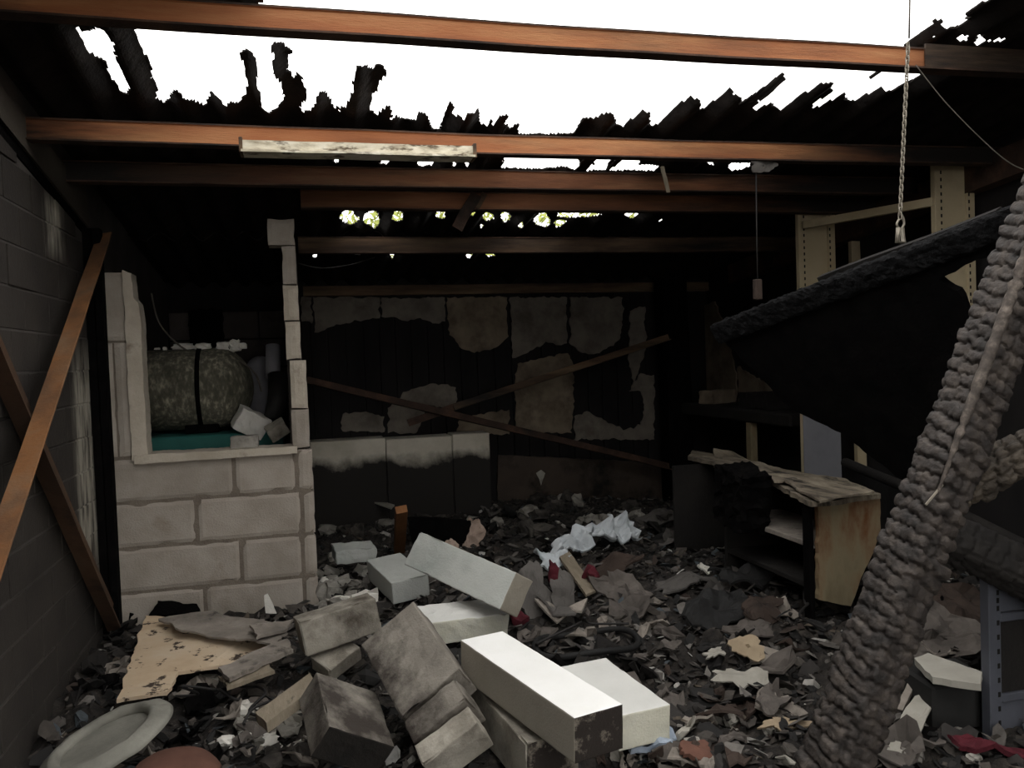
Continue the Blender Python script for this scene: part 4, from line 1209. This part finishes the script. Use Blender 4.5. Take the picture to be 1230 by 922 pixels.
tag(tube('plastic_pipe', [W(334, 450, 4.5), W(334, 480, 4.45), W(328, 505, 4.4)], .055, m_wiredark, None, 16), 'sagging dark pipe below the grey plastic pipe', 'pipe')
cyl = W(312, 440, 4.98)
vsr = [.09, .09, .085, .07, .045, .02]; zz_ = [.26, 1.36, 1.40, 1.43, 1.45, 1.46]
tag(tube('gas_cylinder', [Vector((cyl.x, cyl.y+.1, q)) for q in zz_], vsr, m_pipe, None, 24), 'dark grey standing cylinder behind the tank end', 'cylinder')
pts = spline([W(182, 352, 4.4), W(190, 385, 4.4), W(208, 408, 4.4), W(232, 424, 4.45), W(262, 424, 4.5), W(285, 432, 4.48), W(306, 448, 4.45), W(314, 470, 4.45)], 8)
tag(tube('cable', pts, .005, m_wire, None, 6), 'thin cable looping over the top of the tank', 'cable')
# burnt fitting on the closet back wall
p = onY(250, 400, YB-.06)
o = slab('burnt_fitting', p+Vector((-.12, -.05, .16)), p+Vector((.1, -.05, .16)), p+Vector((-.12, .03, .16)), .26, m_char, None, .02, .1, 77)
tag(o, 'black burnt fitting on the closet wall behind the tank', 'fitting')

# ------------------------------------------------------------------ lamp batten and dangling scraps under the roof
Yq = beams[1][0]-.07
a = onY(290, 176, Yq); b2 = onY(568, 183, Yq)
root = empty('lamp_batten', (a+b2)/2); tag(root, 'scorched white fluorescent lamp batten hanging under the second roof beam', 'lamp')
under(prism_between('housing', a, b2, Vector((0,-1,0)), [(-.03,-.006),(.02,-.006),(.032,-.016),(.032,.016),(.02,.022),(-.03,.022)], m_light, None, 16, .002), root)
under(prism_between('tray', a+Vector((0,0,-.024)), b2+Vector((0,0,-.024)), Vector((0,-1,0)), [(-.045,-.004),(.05,-.004),(.05,.004),(-.045,.004)], m_light, None, 16, .002), root)
for q in (a.lerp(b2, .0), b2):
    under(box('end_cap', q.x-.006, q.x+.006, Yq-.045, Yq+.04, q.z-.03, q.z+.024, m_rust3, None, .002), root)
def strip(px0, py0, px1, py1, z0, z1, w, mat, label, name='hanging_strip'):
    o = prism_between(name, W(px0, py0, z0), W(px1, py1, z1), Vector((0,-1,0)), flat(w, .004), mat, None, 6, .006, px0)
    return tag(o, label, 'strip')
strip(572, 233, 549, 275, 4.05, 4.0, .055, m_rustdark_and_shade, 'dark strip hanging across the brown beam above the bright holes')
strip(582, 232, 572, 250, 4.07, 4.05, .03, m_rust3, 'narrow short strip beside the dark hanging strip')
strip(796, 200, 803, 231, 3.68, 3.66, .018, m_plank, 'thin pale strip dangling at the third beam right of the largest hole')
strip(459, 233, 452, 250, 4.03, 4.02, .014, m_rust3, 'tiny strip dangling left under the fourth beam')
crumple('hanging_scrap', 905, 198, .12, .06, .006, m_greycloth, 'grey scrap hanging between two beams near the small holes', 'scrap', 91, 0, .03, (1.2, 0, .2), .3)
bpy.data.objects['hanging_scrap'].location = W(916, 200, 3.55)

# ------------------------------------------------------------------ chain, wires
CZ = 2.62
ctop = W(1091, 52, CZ); cbot = W(1081, 262, CZ)
root = empty('hanging_chain', cbot); tag(root, 'thin chain with a hook hanging from the nearest beam down to the charred panel', 'chain')
n = 38; link = None
d = (cbot-ctop); step = d/n
for i in range(n):
    c = ctop+step*(i+.5)
    if link is None:
        pts = []
        for k in range(14):
            an = 2*math.pi*k/14
            pts.append(Vector((.0055*math.cos(an), 0, .0095*math.sin(an)+math.copysign(.0025, math.sin(an)))))
        lo = tube('chain_link', pts, .0022, m_chain, None, 5, True); link = lo.data
    else:
        lo = bpy.data.objects.new('chain_link', link); COL.objects.link(lo)
    lo.parent = root; lo.location = c-root.location; lo.rotation_euler = (0, -.02, (i % 2)*math.pi/2+.3)
hk = spline([cbot+Vector((0,0,.02)), cbot+Vector((.012,0,0)), cbot+Vector((.014,0,-.02)), cbot+Vector((0,0,-.034)), cbot+Vector((-.012,0,-.02)), cbot+Vector((-.004,0,-.005))], 5)
under(tube('hook', hk, .004, m_chain, None, 6), root)
under(tube('shackle', [cbot+Vector((-.006,0,-.03)), cbot+Vector((-.012,0,-.075)), cbot+Vector((.012,0,-.075)), cbot+Vector((.006,0,-.03))], .008, m_chain, None, 8), root)
tag(tube('wire', [W(1092, 46, CZ), W(1093, -12, CZ-.02)], .003, m_wire, None, 6), 'thin wire rising from the nearest beam above the chain', 'wire')
pts = spline([W(1100, 78, 2.6), W(1135, 122, 2.6), W(1180, 168, 2.6), W(1215, 197, 2.6), W(1250, 210, 2.6)], 6)
tag(tube('wire', pts, .0018, m_wire, None, 6), 'thin wire slanting down to the right from the nearest beam', 'wire')
CY = 3.55
root = empty('pull_cord', W(910, 348, CY)); tag(root, 'cord with a small pale handle hanging left of the shelving', 'cord')
under(tube('cord', [W(908, 205, CY), W(909, 280, CY), W(910, 335, CY)], .003, m_wiredark, None, 6), root)
c = W(910, 348, CY)
under(box('handle', c.x-.016, c.x+.016, c.y-.015, c.y+.015, c.z-.043, c.z+.045, m_brownsheet, None, .004), root)
tag(tube('wire', spline([W(358, 316, 4.3), W(385, 322, 4.4), W(420, 318, 4.6), W(450, 309, 4.85)], 6), .003, m_wiredark, None, 6), 'sagging black wire right of the stepped column top', 'wire')

# ------------------------------------------------------------------ shelving on the right
root = empty('metal_shelving', W(985, 600, 4.6)); tag(root, 'cream perforated metal shelving standing behind the charred panel', 'shelving')
def end_frame(pxl, pxr, pyt, pyb, z, mat, mat_low=None):
    """slotted posts with a sheet between; faces the viewer's side of the room"""
    A = W(pxl, pyt, z); Bp = W(pxr, pyt+4, z)
    zb = W((pxl+pxr)/2, pyb, z).z
    y = A.y
    x0, x1 = A.x, Bp.x
    parts = []
    for k, xx in enumerate((x0, x1-.045)):
        wv = .045
        o = box('upright', xx, xx+wv, y-.018, y+.012, zb, A.z, mat, None, .002); under(o, root); parts.append(o)
        hz = A.z-.05
        hm = None
        while hz > zb+.03:
            hx = xx+(.034 if k == 0 else .011)
            if hm is None:
                h = box('slot', -.004, .004, -.001, .002, -.008, .008, m_hole); hm = h.data
            else:
                h = bpy.data.objects.new('slot', hm); COL.objects.link(h)
            h.location = (hx, y-.018, hz)
            h.parent = o; h.matrix_parent_inverse = Matrix.Translation(-root.location)
            h.matrix_parent_inverse = (Matrix.Translation(root.location) @ Matrix.Translation(-root.location)).inverted()
            hz -= .034
    o = box('side_panel', x0+.045, x1-.045, y-.006, y-.002, zb+.02, A.z-.01, mat, None, 0); under(o, root)
    return x0, x1, y, A.z
e1 = end_frame(956, 1008, 250, 640, 4.6, m_metal)
e2_ = end_frame(1119, 1178, 195, 560, 3.95, m_metal)
zl = W(985, 480, 4.6).z
under(box('side_panel', e1[0]-.002, e1[1]+.002, e1[2]-.024, e1[2]-.019, W(985, 640, 4.6).z, zl, m_shelfblue), root)
# shelf rail between the two end frames
o = prism_between('shelf_rail', W(966, 270, 4.55), W(1122, 242, 3.95), Vector((-1,0,0)), [(-.02,-.02),(.012,-.02),(.012,.02),(-.02,.02)], m_metal); under(o, root)
o = prism_between('back_upright', W(1026, 290, 4.9), W(1034, 560, 4.9), Vector((0,-1,0)), [(-.015,-.03),(.015,-.03),(.015,.03),(-.015,.03)], m_metal); under(o, root)

# single upright at the front right
A = W(1180, 688, 2.3); zb = .25
root2 = empty('shelf_upright', (A.x, A.y, zb)); tag(root2, 'blue grey perforated metal upright with shelf panels standing at the front right edge', 'shelving')
y = A.y
o = box('upright', A.x, A.x+.04, y-.02, y+.012, zb, A.z, m_metalblue, None, .002); under(o, root2)
hz = A.z-.03; hm = None
while hz > zb+.05:
    if hm is None:
        h = box('slot', -.004, .004, -.001, .002, -.007, .007, m_hole); hm = h.data
    else:
        h = bpy.data.objects.new('slot', hm); COL.objects.link(h)
    h.location = (A.x+.03, y-.02, hz); h.parent = o
    hz -= .022 if hz > A.z-.09 else .04
for z0, z1, mt in ((A.z-.11, A.z-.0, m_metalblue), (A.z-.34, A.z-.135, m_cabdark), (zb, A.z-.36, m_metalblue)):
    o = box('panel', A.x+.04, A.x+.34, y-.01, y-.004, z0, z1, mt, None, .001); under(o, root2)
for zz in (A.z-.125, A.z-.35):
    o = box('shelf_lip', A.x+.04, A.x+.34, y-.02, y+.01, zz-.012, zz+.012, m_metalblue, None, .003); under(o, root2)

# ------------------------------------------------------------------ cabinet / bench along the right
TZ = .80
p_end_l = onZ(983, 600, TZ); p_end_r = onZ(1057, 588, TZ)
cx0, cx1 = p_end_l.x, p_end_r.x
cy0 = (p_end_l.y+p_end_r.y)/2
cy1 = onZ(830, 551, TZ).y
print('CAB', cx0, cx1, cy0, cy1)
cx1 = cx0+.33
root = empty('cabinet', (cx0, cy0, .2)); tag(root, 'burnt open cabinet with a stained end panel and a delaminated top', 'cabinet')
# end panel with broken lower edge
pts = [(983,603),(1057,592),(1058,640),(1040,682),(1022,728),(984,720)]
P = [onY(px, py, cy0) for px, py in pts]
under(plate('end_panel', P, Vector((0,-1,0)), .025, m_cab, None, .006, .02, 81), root)
# top layers
def toplayer(pix, Z, th, mat, seed, warp=.008):
    P = [onZ(px, py, Z) for px, py in pix]
    under(plate('top_layer', P, Vector((0,0,1)), th, mat, None, .009, .025, seed, warp, 5), root)
toplayer([(975,603),(1058,592),(1012,574),(960,566),(900,552),(832,540),(826,548),(880,560),(930,580)], TZ, .02, m_cabtop, 82)
toplayer([(985,600),(1050,590),(1005,574),(950,566),(925,568),(960,588)], TZ+.018, .008, m_cabtop, 83, .012)
toplayer([(900,556),(960,566),(975,578),(930,578)], TZ+.02, .008, m_cabtop, 85, .012)
P = [W(857,560,4.55), W(905,548,4.6), W(880,540,4.75), W(856,545,4.8)]
under(plate('top_flap', P, Vector((0,-.3,1)), .014, m_cabtop, None, .006, .02, 84), root)
ylen = cy1-cy0
under(box('back_panel', cx1-.02, cx1, cy0+.02, cy1, .2, TZ-.03, m_cabdark, None, .002), root)
for zz, mt in ((.60, m_greyboard), (.43, m_cabdark), (.27, m_cabdark)):
    under(box('shelf', cx0+.02, cx1-.02, cy0+.03, cy0+ylen*.55, zz-.012, zz+.01, mt, None, .003), root)
under(box('divider', cx0+.015, cx1-.02, cy0+ylen*.55, cy0+ylen*.55+.022, .2, TZ-.03, m_cabdark, None, .003), root)
under(box('far_panel', cx0+.015, cx1-.02, cy1-.02, cy1, .2, TZ-.03, m_cabdark, None, .003), root)
under(box('front_stile', cx0, cx0+.02, cy0+.02, cy0+.07, .2, TZ-.03, m_char, None, .003), root)
p = onX(888, 600, cx0-.05)
o = slab('burnt_lump', p+Vector((-.05,-.12,.12)), p+Vector((-.05,.12,.15)), p+Vector((.1,-.12,.12)), .26, m_char, None, .025, .1, 86)
tag(o, 'black melted lump sagging from the cabinet top in front of its shelves', 'burnt lump')
# dark debris counter further back by the right wall
P = [onZ(826,505,1.0), onZ(965,508,1.0), onZ(958,492,1.0), onZ(860,492,1.0)]
z0 = .98
ya, yb = onX(962, 510, XR-.35).y, YB-.35
o = box('debris_counter', XR-.42, XR-.03, ya, yb, .92, 1.0, m_cabdark, None, .012)
ct = empty('counter', (XR-.2, ya, .2)); tag(ct, 'dark debris covered counter along the far right wall', 'counter'); o.name = 'top'; under(o, ct)
for yy in (onX(902, 520, XR-.38).y,):
    under(box('leg', XR-.40, XR-.35, yy-.03, yy+.03, .2, .92, m_cab, None, .004), ct)
chunk_at('grey_block', 862, 494, 5.75, .26, .14, .10, m_panelbrown, 'brownish chunk lying on the far counter', 'block', 88, (0, 0, .4)).location = (XR-.22, onX(862, 494, XR-.22).y, 1.05)
chunk_at('burnt_heap', 920, 500, 5.2, .4, .25, .10, m_cabdark, 'dark burnt heap on the far counter right of the brownish chunk', 'burnt lump', 89, (0, 0, 1.5)).location = (XR-.2, onX(925, 500, XR-.2).y, 1.05)

# ------------------------------------------------------------------ hanging charred panel
A = W(862, 400, 3.45); B = W(1250, 262, 2.25); Cc = W(1088, 580, 3.05)
nrm = (B-A).cross(Cc-A).normalized()
if nrm.dot(EYE-A) < 0: nrm = -nrm
def onPlane(px, py):
    d = ray(px, py); return EYE+d*((A-EYE).dot(nrm)/d.dot(nrm))
root = empty('charred_slab', A); tag(root, 'large black charred slab hanging on the chain at a slant', 'burnt slab')
P = [onPlane(px, py) for px, py in [(864,404),(900,440),(950,492),(1010,520),(1088,580),(1110,570),(1160,480),(1180,400),(1163,380),(1150,350),(1128,336),(1160,318),(1250,285),(1250,268)]]
under(plate('burnt_sheet', P, nrm, .03, m_char, None, .010, .02, 92), root)
def rugged(name, a, b, hint, w, h, mat, parent, amp, seed, seg=110, per=28):
    u, n, ww = frame(a, b, hint)
    vs = []; fs = []
    for i in range(seg+1):
        c = a.lerp(b, i/seg)
        for k in range(per):
            an = 2*math.pi*k/per
            ca, sa = math.cos(an), math.sin(an)
            e = 4.0
            r = 1/((abs(ca)**e+abs(sa)**e)**(1/e))
            q = (a-b).length*i/seg
            dd = amp*fr(q*1.0, ca*.06, sa*.06+seed, 34, 4)
            vs.append(c+n*(ca*r*(w/2+dd))+ww*(sa*r*(h/2+dd)))
    for i in range(seg):
        for k in range(per):
            fs.append((i*per+k, i*per+(k+1) % per, (i+1)*per+(k+1) % per, (i+1)*per+k))
    fs.append(tuple(reversed(range(per)))); fs.append(tuple(range(seg*per, (seg+1)*per)))
    o = mesh_obj(name, vs, fs, mat, None)
    return under(o, parent)
m_edge = M('charred edge', [rgb(5, 5, 6), rgb(11, 11, 12), rgb(30, 30, 31)], 34, .8, .9, 90, spec=.12)
rugged('edge_rail', A+Vector((0,0,-.0)), B+Vector((0,0,.02)), nrm, .05, .085, m_edge, root, .007, 3)
a2 = W(1000, 333, 3.0); 
under(prism_between('top_strip', W(985, 335, 3.05), W(1200, 255, 2.4), Vector((0,-1,.5)), [(-.02,-.02),(.01,-.02),(.01,.012),(-.02,.012)], m_cabdark, None, 6, .004), root)

# ------------------------------------------------------------------ alligatored charred timbers
def alligator(name, a, b, hint, w, h, mat, label, seed, pitch=.037, amp=.02, ridge=True, taper=(1, 1)):
    root = empty(name, b); tag(root, label, 'charred timber')
    u, n, ww = frame(a, b, hint)
    nf = n.copy()
    n, ww = (n+ww).normalized(), (ww-n).normalized()
    L = (b-a).length
    seg = int(L/.004); per = 80
    vs = []; fs = []
    for i in range(seg+1):
        s = L*i/seg
        c = a.lerp(b, i/seg)
        sc = taper[0]+(taper[1]-taper[0])*i/seg
        c = c + n*.012*nz(s, seed, 0, 2) + ww*.012*nz(s, seed, 9, 2)
        for k in range(per):
            an = 2*math.pi*k/per
            ca, sa = math.cos(an), math.sin(an)
            e = 5.0
            r = 1/((abs(ca)**e+abs(sa)**e)**(1/e))
            # perimeter coordinate: a column of cross-cracked lumps on each of the four faces
            t = (an+math.pi/4)/(2*math.pi)*4 + .07*nz(s, k*.05, seed, 9)
            colm = math.floor(t+.0); v = 2*(t-colm)-1
            ss = s/pitch + .5*(colm % 2) + .5*nz(s+colm*3.1, colm, seed, 6) + .35*nz(s, an*.35, seed, 12) + .25*v
            rowm = math.floor(ss); q = 2*(ss-rowm)-1
            f = (1-abs(q)**5.0)*(1-abs(v)**9)*(.72+.28*min(1, abs(v+.25*nz(rowm*1.9, colm, seed, 1))*5))
            jit = .7+.6*abs(nz(colm*1.7, rowm*2.3, seed, 1.3))
            d = amp*(max(f, 0)**.42*jit-.75) + .004*fr(s, ca*.1, sa*.1+seed, 40, 3)
            vs.append(c+n*(ca*r*(w/2*sc+d))+ww*(sa*r*(h/2*sc+d)))
    for i in range(seg):
        for k in range(per):
            fs.append((i*per+k, i*per+(k+1) % per, (i+1)*per+(k+1) % per, (i+1)*per+k))
    fs.append(tuple(reversed(range(per)))); fs.append(tuple(range(seg*per, (seg+1)*per)))
    o = mesh_obj('timber_body', vs, fs, mat, None, smooth=True)
    under(o, root)
    if ridge:
        r0_, r1_ = ridge
        pts = []
        m = 60
        for i in range(m+1):
            t = r0_+(r1_-r0_)*i/m
            c = a.lerp(b, t)
            pts.append(c + nf*(w/2*1.30-.004) + ww*(.006*nz(t*6, seed, 2)) )
        rr = [max(.003, (.013 if i < 40 else .013-.010*(i-40)/20)*(1+.6*nz(i*.8, seed))) for i in range(m+1)]
        under(tube('split_ridge', pts, rr, m_alliridge, None, 8), root)
    return root
hint = -ray(1125, 600)
a = W(1262, 230, 1.95); b2 = W(985, 965, 1.92)
a = b2+(a-b2)*1.22
alligator('charred_timber', a, b2, hint, .115, .115, m_alli, 'long alligator charred timber leaning across the right side', 5, pitch=.034, amp=.026, ridge=(.15, .59), taper=(.95, 1.15))
a = W(1262, 528, 1.95); b2 = W(1146, 588, 2.0)
a = b2+(a-b2)*1.8
alligator('charred_timber', a, b2, hint+Vector((0,0,.4)), .085, .085, m_alligator_brown, 'short lumpy charred timber stub meeting the leaning timber from the right', 8, pitch=.036, amp=.026, ridge=None)
a = W(1262, 708, 2.25); b2 = W(1128, 640, 2.3)
a = b2+(a-b2)*1.4
alligator('charred_timber', a, b2, hint, .09, .13, m_cabdark, 'dark charred timber lying behind the lumpy stub, sloping down to the right', 9, pitch=.04, amp=.012, ridge=None)
o = prism_between('nail', W(1112, 606, 1.86), W(1137, 576, 1.88), -fwd, [(-.002,-.002),(.002,-.002),(.002,.002),(-.002,.002)], m_chain)
tag(o, 'bent nail sticking out where the two charred timbers meet', 'nail')
tag(tube('broom_handle', [W(1015, 555, 3.9), W(1100, 590, 3.4), W(1230, 655, 2.9)], .022, m_cabdark, None, 10), 'dim brown pole behind the leaning charred timber', 'pole')

# ------------------------------------------------------------------ tree outside behind the building
R = random.Random(77)
tx, ty2 = 3.2, 13.0
root = empty('tree', (tx, ty2, -.12)); tag(root, 'yellow green tree glimpsed through the holes of the back roof', 'tree')
under(tube('trunk', [Vector((tx, ty2, -.12)), Vector((tx+.05, ty2, 1.5)), Vector((tx, ty2, 3.0))], [.14, .11, .06], m_bark, None, 10), root)
vs = []; fs = []
for i in range(5200):
    a = R.uniform(0, 6.283); rr = math.sqrt(R.random())
    c = Vector((tx+2.9*rr*math.cos(a), ty2+1.2*rr*math.sin(a), 1.3+2.5*R.random()**.9))
    u = Vector((R.uniform(-1,1), R.uniform(-1,1), R.uniform(-1,1))).normalized(); v = u.orthogonal().normalized()
    b = len(vs); l = R.uniform(.05, .1)
    vs += [c-u*l, c+v*l*.45+u.cross(v)*l*.1, c+u*l, c-v*l*.45+u.cross(v)*l*.1]
    fs.append((b, b+1, b+2, b+3))
o = mesh_obj('foliage', vs, fs, m_leaf); o['kind'] = 'stuff'; under(o, root)
